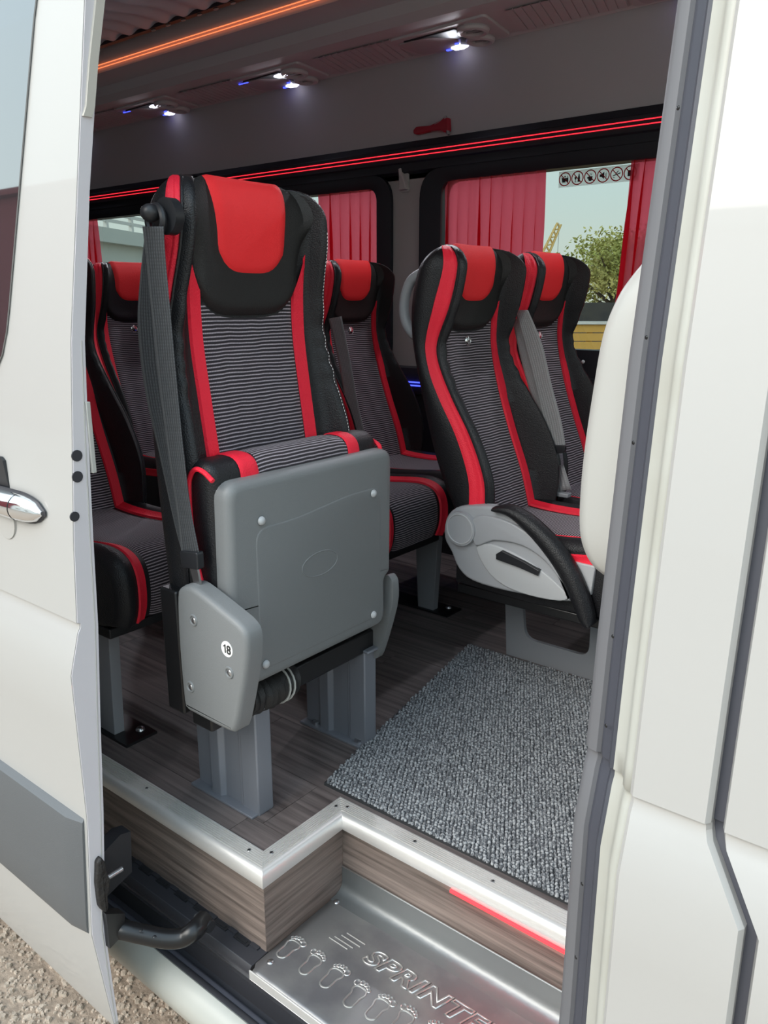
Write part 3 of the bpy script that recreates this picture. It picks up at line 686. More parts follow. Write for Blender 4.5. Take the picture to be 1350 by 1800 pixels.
# curved black roller arm from the door foot to the rail
p0 = at_x(186, 1625, XE); e_ = at_y(345, 1630, 0.70)
path = smooth_path([at_y(150, 1622, 0.595), at_y(205, 1632, 0.605), at_y(250, 1642, 0.63), at_y(292, 1650, 0.655), at_y(322, 1648, 0.675), at_y(341, 1636, 0.69), e_+Vector((0.0, 0.02, 0.003))], 6)
arm = thing('roller_arm', (p0.x, p0.y, p0.z-0.03), 'curved black steel arm joining the sliding door to the sill rail', 'door arm')
MB().tube(path, [0.018]*6+[0.0165]*(len(path)-6), 12).build('arm', 'black_metal', arm)
MB().tube([(e_.x-0.016, e_.y+0.016, e_.z+0.002), (e_.x+0.02, e_.y+0.016, e_.z)], 0.011, 12).build('roller', 'black_plastic', arm)
MB().prism([(p0.y-0.004, p0.z+0.03), (p0.y+0.030, p0.z+0.008), (p0.y+0.026, p0.z-0.030), (p0.y-0.004, p0.z-0.040)], 0, XE-0.01, XE+0.012, 0.002).build('mounting_plate', 'black_metal', arm)
bk = MB().prism([(p0.y+0.01, p0.z+0.115), (p0.y+0.055, p0.z+0.135), (p0.y+0.075, p0.z+0.13), (p0.y+0.07, p0.z+0.05), (p0.y+0.01, p0.z+0.03)], 0, XE-0.05, XE-0.02, 0.004).build('bracket', 'black_plastic', arm)
for dx in (0.045, 0.075): MB().dome((p0.x+dx, p0.y+0.028+dx*0.2, p0.z-0.001-0.012), (0, 0, 1), 0.0035, 0.002, 8).build('bolt', 'black_plastic', arm)
# ================================================================ SEATS (local frame: x forward, y across, z up from the floor)
ZB, ZT = 0.47, 1.145
PROFILES = {
 'fold': dict(W=[(0.47, 0.200), (0.60, 0.203), (0.72, 0.200), (0.80, 0.192), (0.90, 0.180), (1.0, 0.168), (1.08, 0.162), (1.145, 0.155)],
    XG=[(0.47, -0.055), (0.60, -0.048), (0.70, -0.042), (0.80, -0.070), (0.89, -0.088), (0.97, -0.078), (1.05, -0.060), (1.145, -0.060)],
    XC=[(0.47, -0.064), (0.56, -0.066), (0.67, -0.072), (0.78, -0.088), (0.88, -0.102), (0.95, -0.104), (1.0, -0.101), (1.08, -0.094), (1.145, -0.095)],
    XB=[(0.47, -0.120), (0.60, -0.125), (0.80, -0.140), (0.90, -0.152), (0.985, -0.155), (1.06, -0.148), (1.145, -0.130)],
    GW=[(0.47, 0.026), (0.70, 0.026), (0.80, 0.022), (0.88, 0.020), (0.985, 0.024), (1.07, 0.024), (1.145, 0.022)], ZT=1.145,
    FL=[(0.47, 0.004), (0.70, 0.006), (0.85, 0.010), (0.98, 0.016), (1.145, 0.014)]),
 'fixed': dict(W=[(0.47, 0.172), (0.60, 0.175), (0.70, 0.172), (0.78, 0.166), (0.88, 0.157), (1.0, 0.150), (1.08, 0.146), (1.145, 0.140)],
    XG=[(0.47, 0.070), (0.536, 0.076), (0.60, 0.070), (0.69, 0.030), (0.78, -0.030), (0.856, -0.072), (0.90, -0.078), (0.985, -0.048), (1.07, -0.032), (1.145, -0.035)],
    XC=[(0.47, 0.030), (0.56, 0.004), (0.67, -0.040), (0.78, -0.078), (0.88, -0.102), (0.95, -0.104), (1.0, -0.098), (1.08, -0.088), (1.145, -0.088)],
    XB=[(0.47, -0.012), (0.515, -0.022), (0.565, -0.047), (0.66, -0.085), (0.795, -0.124), (0.90, -0.148), (0.98, -0.152), (1.055, -0.140), (1.12, -0.115)],
    GW=[(0.47, 0.040), (0.60, 0.040), (0.70, 0.036), (0.80, 0.028), (0.88, 0.020), (0.985, 0.034), (1.07, 0.030), (1.145, 0.026)], ZT=1.120,
    FL=[(0.47, 0.008), (0.70, 0.011), (0.85, 0.024), (0.98, 0.033), (1.145, 0.030)]),
}
def use(k):
    global T_W, T_XG, T_XC, T_XB, T_GW, ZT, FLARE, GZ0
    q = PROFILES[k]; T_W, T_XG, T_XC, T_XB, T_GW = q['W'], q['XG'], q['XC'], q['XB'], q['GW']; ZT = q['ZT']; FLARE = q['FL']; GZ0 = 0.0 if k == 'fixed' else 0.86
use('fixed')
RTOP = 0.055
def top_g(z):
    t = (z-(ZT-RTOP))/RTOP
    return 1.0 if t <= 0 else math.sqrt(max(0.0, 1-min(1, t)**2))
def half_w(z):
    return interp(T_W, z)-0.045*(1-top_g(z)**0.8)
def x_raw(u, z):
    w = half_w(z); t = min(1.0, abs(u)/w); xc, xg = interp(T_XC, z), interp(T_XG, z); xr_ = xg+0.013+0.0022*math.sin(z*150+2*math.sin(z*37))*sstep(0.74, 0.80, z)*sstep(1.0, 0.93, z)*sstep(0.7, 0.85, t)
    base = xc+0.006*min(t/0.79, 1)**2
    if t < 0.79: return base
    if t < 0.92: return base+(xr_-base)*sstep(0.79, 0.92, t)
    return xr_-(xr_-xg)*((t-0.92)/0.08)**2
def x_front(u, z):
    g_ = top_g(z); xb = interp(T_XB, z); xf = x_raw(u, z); mid = 0.55*interp(T_XC, z)+0.45*xb
    return mid+(xf-mid)*g_
def x_back(z):
    g_ = top_g(z); xb = interp(T_XB, z); mid = 0.55*interp(T_XC, z)+0.45*xb
    return mid+(xb-mid)*g_
def side_out(t, z): return 0.006*math.sin(math.pi*t)+interp(FLARE, z)*sstep(0, 0.8, t)*top_g(z)
def fpt(u, z): return Vector((x_front(u, z), u, z))
def fnorm(u, z):
    e = 0.002; z1, z0 = min(ZT-0.0005, z+e), min(ZT-0.0005, z+e)-2*e
    a = fpt(u+e, z)-fpt(u-e, z); b = fpt(u, z1)-fpt(u, z0); n_ = a.cross(b)
    return n_.normalized() if n_.length > 1e-12 else Vector((1, 0, 0))
def zsamples():
    zs = [ZB+(ZT-RTOP-ZB)*i/64 for i in range(65)]
    return zs+[ZT-RTOP+RTOP*math.sin(math.pi/2*k/9) for k in range(1, 10)]
def backrest_base():
    loops = []
    for z in zsamples():
        w = half_w(z); lp = []
        for i in range(45):
            u = -w+2*w*(0.5-0.5*math.cos(math.pi*i/44)); lp.append((x_front(u, z), u, z))
        xg, xb = x_front(w, z), x_back(z)
        for k in range(1, 7): t = k/7; lp.append((xg+(xb+0.012-xg)*t, w+side_out(t, z), z))
        for k in range(9):
            t = k/8; lp.append((xb+0.012*abs(2*t-1)**6, (w+side_out(1, z))*(1-2*t)*0.985, z))
        for k in range(6, 0, -1): t = k/7; lp.append((xg+(xb+0.012-xg)*t, -w-side_out(t, z), z))
        loops.append(lp)
    return MB().loft(loops)
def puff(k, l, ends=(1, 1, 1, 1)):
    e = 0.10; f = 1
    for d, on in ((k, ends[0]), (1-k, ends[1]), (l, ends[2]), (1-l, ends[3])):
        if on: t = min(1, d/e); f *= math.sqrt(max(0, 1-(1-t)**2))
    return f
def overlay(fn, n, m, h, sink=0.003, ends=(1, 1, 1, 1), extra=0.0, topfade=0.0):
    rows, uv = [], []
    for j in range(m+1):
        r, q = [], []
        for i in range(n+1):
            k, l = i/n, j/m; u, z = fn(k, l); z = min(z, ZT-0.0008)
            r.append(fpt(u, z)+fnorm(u, z)*(extra-sink+(h+sink)*puff(k, l, ends))*(1-topfade*l**3)); q.append((u, z))
        rows.append(r); uv.append(q)
    return MB().grid(rows, uvs=uv)

def a_in(z): return 0.107
def b_out(z): return min(0.136, half_w(z)*0.82)
def h_sur(u): return 0.922+0.076*min(1.2, abs(u)/0.124)**4.5
def h_pad(u): return 0.989+0.055*min(1.2, abs(u)/0.084)**4
def top_at(k, sgn):
    z = 0.95
    for _ in range(30): z = h_sur(a_in(z)+(b_out(z)-a_in(z))*k)
    return z
def f_center(k, l):
    u0 = 2*k-1; u = u0*0.105; z = ZB+(h_sur(u)-ZB)*l
    return (u0*a_in(z), z)
def f_strip(sgn):
    def f(k, l):
        zt = top_at(k, sgn); z = ZB+(zt-ZB)*l
        return (sgn*(a_in(z)+(b_out(z)-a_in(z))*k), z)
    return f
def s_out(z): r0 = 0.122/half_w(0.99); return half_w(z)*(r0+(0.87-r0)*sstep(1.0, 1.11, z))
def f_sur(k, l):
    u0 = 2*k-1; u = u0*0.122; zl = h_sur(u); z = zl+(ZT-zl)*l
    return (u0*min(s_out(z), half_w(z)*0.93), z)
def f_pad(k, l):
    u0 = 2*k-1; zl = h_pad(u0*0.084); z = zl+(ZT-zl)*(1-(1-l)**1.5)
    return (u0*(0.083+0.006*sstep(1.05, 1.14, z)), z)
def gusset(sgn):
    rows = []; zs = [z for z in zsamples() if GZ0 < z < ZT-0.002]
    for z in zs:
        w = half_w(z); xg = x_front(w, z); g_ = top_g(z); gw = interp(T_GW, z)*max(0.25, g_); r = []
        gw = min(gw, max(0.004, xg-x_back(z)-0.003))
        for k in range(9):
            t = k/8; b = 0.0015+0.0045*math.sqrt(max(0, 1-(2*t-1)**4))*(1-0.55*math.exp(-((t-0.42)/0.09)**2))
            if k in (0, 8): b = -0.002
            r.append((xg-0.004-gw*t, sgn*(w+b+side_out(min(1, (0.004+gw*t)/max(0.02, xg-x_back(z)-0.012)), z)), z))
        rows.append(r)
    return MB().grid(rows)
def pipe(sgn, off):
    pts = []
    for z in zsamples()[::2]:
        if z > ZT-0.004: continue
        w = half_w(z); xg = x_front(w, z); gw = interp(T_GW, z)*max(0.25, top_g(z)); gw = min(gw, max(0.004, xg-x_back(z)-0.003))
        pts.append((xg-0.003-gw*off, sgn*(w+0.002), z))
    return pts
def back_parts(root, dz):
    P = []
    P.append(backrest_base().build('backrest', 'black_leather', root, local=True, angle=60))
    P.append(overlay(f_center, 26, 44, 0.004, sink=0.0005, ends=(1, 1, 0, 1)).build('centre_panel', 'striped_fabric', root, local=True))
    for sg in (1, -1):
        P.append(overlay(f_strip(sg), 10, 36, 0.005, sink=0.001, ends=(1, 1, 0, 0)).build('side_strip', 'red_leather', root, local=True))
        P.append(gusset(sg).build('gusset', 'red_leather', root, local=True))
        P.append(MB().tube(pipe(sg, -0.06), 0.0028, 6).build('piping', 'black_leather', root, local=True))
    sur = overlay(f_sur, 22, 26, 0.013, ends=(1, 1, 1, 0), topfade=0.6).build('headrest_surround', 'black_suede', root, local=True); P.append(sur)
    P.append(overlay(f_pad, 16, 22, 0.0165, sink=-0.006, ends=(1, 1, 1, 0), topfade=0.6).build('headrest_pad', 'red_pad', root, local=True))
    for o in P: o.location.z = dz
    return P
# --- cushion of a fixed seat
CP = [(0.00, 0.478), (0.08, 0.470), (0.18, 0.470), (0.28, 0.478), (0.36, 0.487), (0.41, 0.487), (0.445, 0.474), (0.462, 0.447), (0.466, 0.41), (0.462, 0.375), (0.45, 0.345)]
CPs = smooth_path([(x, 0, z) for x, z in CP], 4)
CL = [0.0]
for i in range(1, len(CPs)): CL.append(CL[-1]+(CPs[i]-CPs[i-1]).length)
CW = 0.180
def cpt(u, i):
    p = CPs[i]; a = CPs[max(0, i-1)]; b = CPs[min(len(CPs)-1, i+1)]; t = (b-a).normalized(); nn = Vector((-t.z, 0, t.x))
    t_ = abs(u)/CW; h = 0.016*sstep(0.62, 0.85, t_)-0.020*max(0, (t_-0.85)/0.15)**2
    return Vector((p.x, u, p.z))+nn*h, nn
def cushion_base():
    loops = []
    us = [-CW+2*CW*(0.5-0.5*math.cos(math.pi*i/28)) for i in range(29)]
    for u in us:
        t_ = abs(u)/CW; s_ = 1.0
        lp = [tuple(cpt(u, i)[0]) for i in range(len(CPs))]+[(0.40, u, 0.335), (0.2, u, 0.33), (0.0, u, 0.335)]
        if t_ > 0.999: lp = [(0.02+(x-0.02)*0.985, y, 0.40+(z-0.40)*0.93) for x, y, z in lp]
        loops.append(lp)
    return MB().loft(loops)
def coverlay(u0f, u1f, h, n, i0=0, i1=None, sink=0.003):
    i1 = len(CPs)-1 if i1 is None else i1; rows, uv = [], []
    for i in range(i0, i1+1):
        r, q = [], []
        for k in range(n+1):
            t = k/n; u = u0f(i)+(u1f(i)-u0f(i))*t; p, nn = cpt(u, i); e = min(t, 1-t)/0.2
            r.append(p+nn*(-sink+(h+sink)*math.sqrt(max(0, 1-(1-min(1, e))**2)))); q.append((u, CL[i]))
        rows.append(r); uv.append(q)
    return MB().grid(rows, uvs=uv)
def cushion_parts(root, dz):
    P = [cushion_base().build('cushion', 'black_leather', root, local=True, angle=60)]
    ca = lambda i: 0.106; cb = lambda i: 0.136
    P.append(coverlay(lambda i: -ca(i), ca, 0.004, 14).build('cushion_centre', 'striped_fabric', root, local=True))
    for sg in (1, -1):
        P.append(coverlay(lambda i: sg*ca(i), lambda i: sg*cb(i), 0.005, 6).build('cushion_strip', 'red_leather', root, local=True))
        rows = []
        for i in range(0, len(CPs)-8):
            p, nn = cpt(sg*CW, i); rows.append([(p.x, sg*(CW+(-0.003 if k in (0, 6) else 0.004*(1-0.5*math.exp(-((k-3)/0.8)**2)))), p.z-0.008-0.030*k/6) for k in range(7)])
        P.append(MB().grid(rows).build('cushion_gusset', 'red_leather', root, local=True))
    for o in P: o.location.z = dz
    return P
def star_badge(root, dz):
    z = 0.898; c = fpt(0, z); n_ = fnorm(0, z); base = MB().dome(tuple(c+n_*0.0035), n_, 0.0125, 0.003, 18).build('badge', 'chrome', root, local=True)
    t1 = Vector((0, 1, 0)); t2 = n_.cross(t1).normalized(); c2 = c+n_*0.0058; mb = MB()
    for k in range(3):
        a = math.pi/2+k*2*math.pi/3; d = t1*math.cos(a)+t2*math.sin(a)*(1 if t2.z > 0 else -1); s_ = d.cross(n_)
        mb.add([tuple(c2+n_*0.0016), tuple(c2+s_*0.0019), tuple(c2+d*0.0115+n_*0.0004), tuple(c2-s_*0.0019)], [(0, 1, 2), (0, 2, 3)])
    mb.tube([tuple(c2-n_*0.0015+(t1*math.cos(k*math.pi/10)+t2*math.sin(k*math.pi/10))*0.0122) for k in range(20)], 0.0011, 6, closed=True)
    st_ = mb.build('star_emblem', 'steel', base, local=True)
    base.location.z = dz
    return base
DZ = -0.045
def plain_legs(root):
    for sx_ in (0.07, 0.33):
        MB().prism([(sx_-0.045, 0.27), (sx_-0.03, 0.004), (sx_+0.03, 0.004), (sx_+0.045, 0.27)], 1, -0.150, -0.125, 0.003).build('leg', 'frame_grey', root, local=True)
    MB().box((0.0, -0.175, 0.262), (0.42, 0.175, 0.285)).build('seat_frame', 'black_metal', root, local=True, bevel=0.003)
    b_ = MB().dome((0.385, -0.10, 0.006), (0, 0, 1), 0.011, 0.008, 10); b_.build('foot_bolt', 'steel', root, local=True)
    MB().box((0.02, -0.16, 0.0), (0.42, -0.08, 0.006)).build('foot_rail', 'black_metal', root, local=True)

# ---- fixed seats
proto = thing('coach_seat', (-1.70, 2.075, 0), '', 'seat', 'fixed seats with striped centres in the van')
back_parts(proto, DZ); cushion_parts(proto, DZ); star_badge(proto, DZ); plain_legs(proto)
spots = [
    (-1.70, 2.075, 'window seat seen just right of the grey folding seat, below the small curtained window'),
    (-1.70, 1.690, 'aisle seat hidden mostly behind the backrest of the folding seat'),
    (-1.83, 1.020, 'red and black seat right beside the open sliding door, behind the folding seat belt'),
    (-2.41, 1.715, 'shaded seat farther back with its head under the small rear window'),
    (-2.41, 2.100, 'shaded window seat in the third row behind the folding seat'),
    (-2.56, 1.020, 'shaded third row seat on the door side, mostly hidden by the sliding door'),
    (-3.12, 1.715, 'fourth row aisle seat deep in the dark rear of the van'),
]
seats = []
for i, (x, y, lab) in enumerate(spots):
    o = proto if i == 0 else copy_tree(proto)
    o.location = (x, y, 0); o['label'] = lab; seats.append(o)
for s_ in (seats[2], seats[5]):
    for ch in list(s_.children):
        if ch.name.startswith('cushion_gusset'): bpy.data.objects.remove(ch)
# front pair
b1 = copy_tree(proto); b1.location = (-1.0, 1.712, 0); b1['label'] = 'black and red aisle seat with grey side cover and lowered armrest'
b2 = copy_tree(proto); b2.location = (-1.0, 2.088, 0); b2['label'] = 'window seat beside the clear window, a grey belt hanging along its left'
for s_ in (b1, b2):
    for ch in list(s_.children):
        if ch.name.startswith(('leg', 'foot_rail', 'foot_bolt')): bpy.data.objects.remove(ch)
# aisle seat extras: side cover, hub, armrest, lever, foot frame, grab handle
YC = 1.508
def pxz(pts, Y): return [(at_y(px, py, Y).x, at_y(px, py, Y).z) for px, py in pts]
cov = pxz([(783, 912), (800, 893), (830, 889), (870, 893), (905, 915), (950, 965), (985, 1010), (1003, 1040), (1002, 1058), (960, 1052), (890, 1040), (830, 1022), (805, 1000), (792, 970), (780, 945)], YC)
c0 = MB().prism([p for p in smooth_path([(x, z, 0) for x, z in cov], 3, True)], 1, YC, YC+0.03, 0.008).build('side_cover', 'cover_grey', b1)
cov2 = pxz([(790, 975), (805, 1003), (835, 1025), (890, 1040), (880, 1034), (840, 1005), (815, 975), (797, 958)], YC)
pale = pxz([(838, 962), (862, 956), (905, 972), (950, 1000), (985, 1030), (1000, 1048), (985, 1056), (930, 1046), (885, 1028), (855, 1000)], YC)
MB().prism(smooth_path([(x, z, 0) for x, z in pale], 3, True), 1, YC-0.004, YC+0.01, 0.0035).build('cover_inset', 'cover_grey_pale', c0)
sw = pxz([(838, 958), (870, 949), (920, 958), (960, 985), (990, 1025), (1004, 1056), (998, 1030), (975, 985), (940, 945), (900, 918), (855, 905), (832, 915)], YC)
MB().prism(smooth_path([(x, z, 0) for x, z in sw], 3, True), 1, YC-0.008, YC+0.01, 0.004).build('cover_swoosh', 'cover_grey', c0)
hb = at_y(808, 930, YC-0.012)
h0 = MB().cyl((hb.x, YC+0.01, hb.z), (hb.x, YC-0.012, hb.z), 0.043, 32, 0.040).build('hub', 'cover_grey', b1)
MB().tube([(hb.x+0.035*math.cos(t*math.pi/16), YC-0.0125, hb.z+0.035*math.sin(t*math.pi/16)) for t in range(32)], 0.0018, 6, closed=True).build('hub_ring', 'cover_grey_pale', h0)
lev = pxz([(876, 972), (886, 966), (925, 985), (952, 1001), (949, 1010), (915, 995), (876, 981)], YC)
MB().prism(lev, 1, YC-0.012, YC+0.004, 0.002).build('recline_lever', 'black_plastic', b1, smooth=False)
ap = [(862, 896), (890, 900), (925, 925), (962, 965), (992, 1010), (1012, 1055), (1024, 1090), (1032, 1103)]
aw = [0.006, 0.014, 0.020, 0.023, 0.0235, 0.022, 0.018, 0.008]
P3 = smooth_path([at_y(px+4, py, YC-0.012) for px, py in ap], 4); W3 = [aw[min(7, i//4)]+(aw[min(7, i//4+1)]-aw[min(7, i//4)])*(i % 4)/4 for i in range(len(P3))]
loops = []
for i, p in enumerate(P3):
    t = (P3[min(len(P3)-1, i+1)]-P3[max(0, i-1)]).normalized(); nn = Vector((-t.z, 0, t.x)); w = W3[i]; d = 0.022
    loops.append([p+nn*(w*math.cos(a))+Vector((0, d*math.sin(a)+0.014, 0)) for a in [2*math.pi*k/14 for k in range(14)]])
MB().loft(loops).build('armrest', 'black_leather', b1, angle=60)
YF = 1.80
fo_ = pxz([(884, 1025), (893, 1156), (1040, 1200), (1050, 1030)], YF); ho_ = pxz([(920, 1050), (926, 1135), (1030, 1157), (1036, 1050)], YF)
xl, xr2 = fo_[0][0], -0.735
outer = [(xl, 0.30), (xl+0.02, 0.0), (xr2, 0.0), (xr2+0.02, 0.30)]
inner_ = [(xl+0.058, 0.20), (xl+0.075, 0.062), (xr2-0.028, 0.062), (xr2-0.030, 0.20)]
O8, I8 = round_poly(outer, 0.002, 4), round_poly(inner_, 0.03, 4)
MB().grid([[(x, YF, z) for x, z in O8], [(x, YF, z) for x, z in I8], [(x, YF+0.012, z) for x, z in I8], [(x, YF+0.012, z) for x, z in O8]], closed_u=True, closed_v=True).build('foot_frame', 'frame_grey', b1, angle=30)
MB().grid([[(x, YF+0.5, z) for x, z in O8], [(x, YF+0.5, z) for x, z in I8], [(x, YF+0.512, z) for x, z in I8], [(x, YF+0.512, z) for x, z in O8]], closed_u=True, closed_v=True).build('foot_frame', 'frame_grey', b2, angle=30)
tri = pxz([(1003, 985), (1048, 995), (1040, 1045), (1020, 1040)], YC+0.02)
MB().prism(tri, 1, YC+0.015, YC+0.03, 0.003).build('cover_end', 'cover_grey_pale', b1, smooth=False)
gh = [at_y(px, py, 1.57) for px, py in ((742, 480), (722, 495), (711, 528), (712, 560), (724, 584), (745, 598))]
MB().tube(smooth_path(gh, 5), 0.0125, 10).build('grab_handle', 'cover_grey', b1)
# belts of the window seat
YBL = 1.897
def rb(pairs, Y, name, m, root): return ribbon([(at_y(a[0], a[1], Y), at_y(b[0], b[1], Y)) for a, b in pairs], 0.0016, name, m, root)
rb([((905, 545), (928, 545)), ((922, 610), (953, 606)), ((940, 680), (969, 674)), ((955, 745), (986, 738)), ((963, 790), (994, 784))], YBL-0.012, 'belt', 'grey_belt_web', b2)
rb([((900, 560), (918, 560)), ((918, 640), (938, 640)), ((936, 710), (962, 710)), ((948, 790), (982, 788)), ((958, 868), (1004, 860))], YBL, 'belt', 'grey_belt_web', b2)
q = at_y(983, 868, YBL); MB().box((q.x-0.03, q.y-0.012, q.z-0.006), (q.x+0.03, q.y+0.012, q.z+0.006)).build('belt_anchor', 'frame_grey', b2, bevel=0.003)
q = at_y(982, 792, YBL-0.015); MB().prism(round_poly([(q.x-0.026, q.z+0.012), (q.x+0.02, q.z+0.016), (q.x+0.018, q.z-0.004), (q.x-0.02, q.z-0.010)], 0.005), 1, YBL-0.020, YBL-0.010, 0.002).build('belt_slider', 'black_plastic', b2)
MB().prism([(q.x-0.006, q.z-0.004), (q.x+0.012, q.z-0.002), (q.x+0.018, q.z-0.036), (q.x+0.004, q.z-0.038)], 1, YBL-0.017, YBL-0.014).build('belt_tongue', 'chrome', b2, smooth=False)
# belt of the seat right of the folding seat
rb([((578, 560), (600, 556)), ((596, 640), (616, 636)), ((610, 720), (630, 714)), ((622, 775), (644, 770))], 1.90, 'belt', 'grey_belt_web', seats[0])
q = Vector((-1.60, 1.20, 0.43)); MB().box((q.x-0.018, q.y-0.012, q.z-0.03), (q.x+0.018, q.y+0.012, q.z+0.022)).build('buckle', 'black_plastic', seats[2], bevel=0.003)
MB().box((q.x-0.012, q.y-0.009, q.z+0.022), (q.x+0.012, q.y+0.009, q.z+0.026)).build('buckle_button', 'red_leather', seats[2], bevel=0.001)

# ---------------------------------------------------------------- the folding seat with number 18
fs = thing('folding_seat', (-1.0, 0.990, 0), 'folding seat number 18 with its grey seat pan tipped up', 'seat', rz=0.0)
use('fold'); bp = back_parts(fs, 0.0)
# tipped up cushion (built as a rounded slab)
def slab_profile(x0, x1, z0, z1, r, n=7):
    return [(p.x, p.y) for p in rrect(x0, x1, z0, z1, r, n)]
cy0, cy1 = 0.793, 1.215
def slab_loops(x0, x1, z0, z1, r, ya, yb, rr=0.018):
    L = []
    for k in range(5): t = k/4*math.pi/2; L.append((ya+rr*(1-math.sin(t)), rr*(1-math.cos(t))))
    L = L[::-1]; Lr = [(ya+yb-y, i) for y, i in reversed(L)]
    return [[(p.x, y, p.y) for p in offset_poly([Vector(q_) for q_ in slab_profile(x0, x1, z0, z1, r)], ins)] for y, ins in L+Lr]
TILT = lambda o: o
MB().loft(slab_loops(-1.062, -0.985, 0.330, 0.700, 0.034, cy0, cy1)).build('cushion', 'black_leather', fs, angle=60)
pfm = [Vector(q_) for q_ in slab_profile(-1.062, -0.985, 0.330, 0.700, 0.034)]
def cap_band(y0, y1, off, name, m, n=8):
    base = [p for p in offset_poly(pfm, -off)]
    k0 = [i for i, p in enumerate(base) if p.y > 0.52]
    ring = [base[i] for i in k0]
    # start at the front lower end
    rows, uv = [], []; s_ = 0
    for i, p in enumerate(ring):
        if i: s_ += (p-ring[i-1]).length
        row = []
        for k in range(n+1):
            t = k/n; e = min(t, 1-t)/0.2; d = 0.0025*(1-math.sqrt(max(0, 1-(1-min(1, e))**2))); c = Vector((-1.0235, 0.6)); v = (p-c).normalized()
            row.append((p.x-v.x*d, y0+(y1-y0)*t, p.y-v.y*d))
        rows.append(row); uv.append([(y0+(y1-y0)*k/n, s_) for k in range(n+1)])
    # close the long front/back spans with intermediate rows is not needed: spans are straight
    return MB().grid(rows, uvs=uv).build(name, m, fs)
ya, yb, yc, yd = 0.853, 0.893, 1.122, 1.155
cap_band(ya, yb, 0.003, 'cushion_strip', 'red_leather'); cap_band(yb, yc, 0.002, 'cushion_centre', 'striped_fabric', 12); cap_band(yc, yd, 0.003, 'cushion_strip', 'red_leather')
pip = smooth_path([at_y(px, py, 0.7895) for px, py in ((374, 846), (358, 830), (344, 825), (335, 836), (332, 860), (336, 920), (345, 980), (355, 1025), (372, 1070))], 5)
MB().tube(pip, 0.0042, 8).build('piping', 'red_leather', fs)
pr = smooth_path([at_y(px, py, 1.2155) for px, py in ((655, 774), (667, 784), (668, 800))], 4)
MB().tube(pr, 0.0042, 8).build('piping', 'red_leather', fs)
# grey shell (underside of the tipped seat)
XS = -0.955
sh = round_poly([(0.800, 0.668), (0.795, 0.440), (0.829, 0.432), (0.832, 0.302), (1.205, 0.302), (1.203, 0.400), (1.222, 0.410), (1.226, 0.668)], [0.03, 0.012, 0.012, 0.03, 0.03, 0.012, 0.012, 0.03], 6)
shell = MB().prism(sh, 0, XS, XS-0.034, 0.016).build('seat_shell', 'shell_grey', fs, angle=60)
# shallow raised field, crease, oval mark, four bolts
fld = round_poly([(0.852, 0.585), (0.852, 0.325), (1.185, 0.325), (1.185, 0.600), (1.09, 0.600), (0.95, 0.585)], 0.03, 5)
MB().prism(fld, 0, XS+0.0012, XS-0.01, 0.0050).build('shell_field', 'shell_grey', shell, angle=60)
ov = at_x(562, 990, XS)
MB().tube([(XS+0.0010, ov.y+0.047*math.cos(t*math.pi/18), ov.z+0.0225*math.sin(t*math.pi/18)) for t in range(36)], 0.0014, 6, closed=True).build('oval_mark', 'shell_grey', shell)
for px, py in ((458, 915), (655, 867), (466, 1167), (655, 1080)):
    p = at_x(px, py, XS); MB().dome((XS+0.002, p.y, p.z), (1, 0, 0), 0.0078, 0.006, 16).build('bolt', 'cover_grey_pale', shell)
# side brackets
YB = 0.752
br = [(px, py) for px, py in ((309, 1050), (315, 1033), (330, 1030), (350, 1042), (395, 1078), (424, 1104), (433, 1130), (431, 1180), (420, 1250), (412, 1284), (400, 1287), (340, 1256), (327, 1247), (321, 1230), (312, 1130))]
brp = pxz(br, YB)
bl = MB().prism(smooth_path([(x, z, 0) for x, z in brp], 3, True), 1, YB, YB+0.034, 0.010).build('side_bracket', 'shell_grey', fs, angle=60)
for px, py in ((340, 1090), (335, 1207), (403, 1182)):
    p = at_y(px, py, YB)
    d_ = MB().tube([(p.x+0.0085*math.cos(t*math.pi/8), YB-0.0003, p.z+0.0085*math.sin(t*math.pi/8)) for t in range(16)], 0.0022, 6, closed=True).build('screw_recess', 'shell_grey', bl)
    MB().dome((p.x+0.001, YB-0.0003, p.z-0.001), (0, -1, 0), 0.0058, 0.002, 12).build('screw', 'steel', d_)
p = at_y(399, 1141, YB); stk = MB().cyl((p.x, YB-0.0005, p.z), (p.x, YB+0.0005, p.z), 0.0135, 28).build('number_sticker', 'sticker_white', bl)
me = text_mesh('8', 0.021, 0.0002, offset=0.0004); xs_ = [v.co.x for v in me.vertices]; wx = max(xs_)-min(xs_)
me.transform(Matrix.Translation((-min(xs_)-wx/2+0.0048, -0.0074, 0)))
one = MB().prism([(-0.0050, -0.0072), (-0.0024, -0.0072), (-0.0024, 0.0074), (-0.0044, 0.0074), (-0.0054, 0.0056), (-0.0078, 0.0046), (-0.0078, 0.0026), (-0.0050, 0.0038)], 1, -0.0009, 0.0)
one.v = [q+Vector((p.x, YB, p.z)) for q in one.v]; one.build('sticker_number', 'sticker_black', stk, smooth=False)
text_obj('sticker_number', me, 'sticker_black', stk, Matrix.Translation((p.x, YB-0.0009, p.z)) @ Matrix.Rotation(math.pi/2, 4, 'X'))
brr = pxz([(676, 1012), (688, 1016), (692, 1032), (690, 1070), (668, 1148), (658, 1156), (640, 1150), (620, 1100), (630, 1040)], 1.225)
MB().prism(smooth_path([(x, z, 0) for x, z in brr], 3, True), 1, 1.246, 1.222, 0.006).build('side_bracket', 'shell_grey', fs, angle=60)
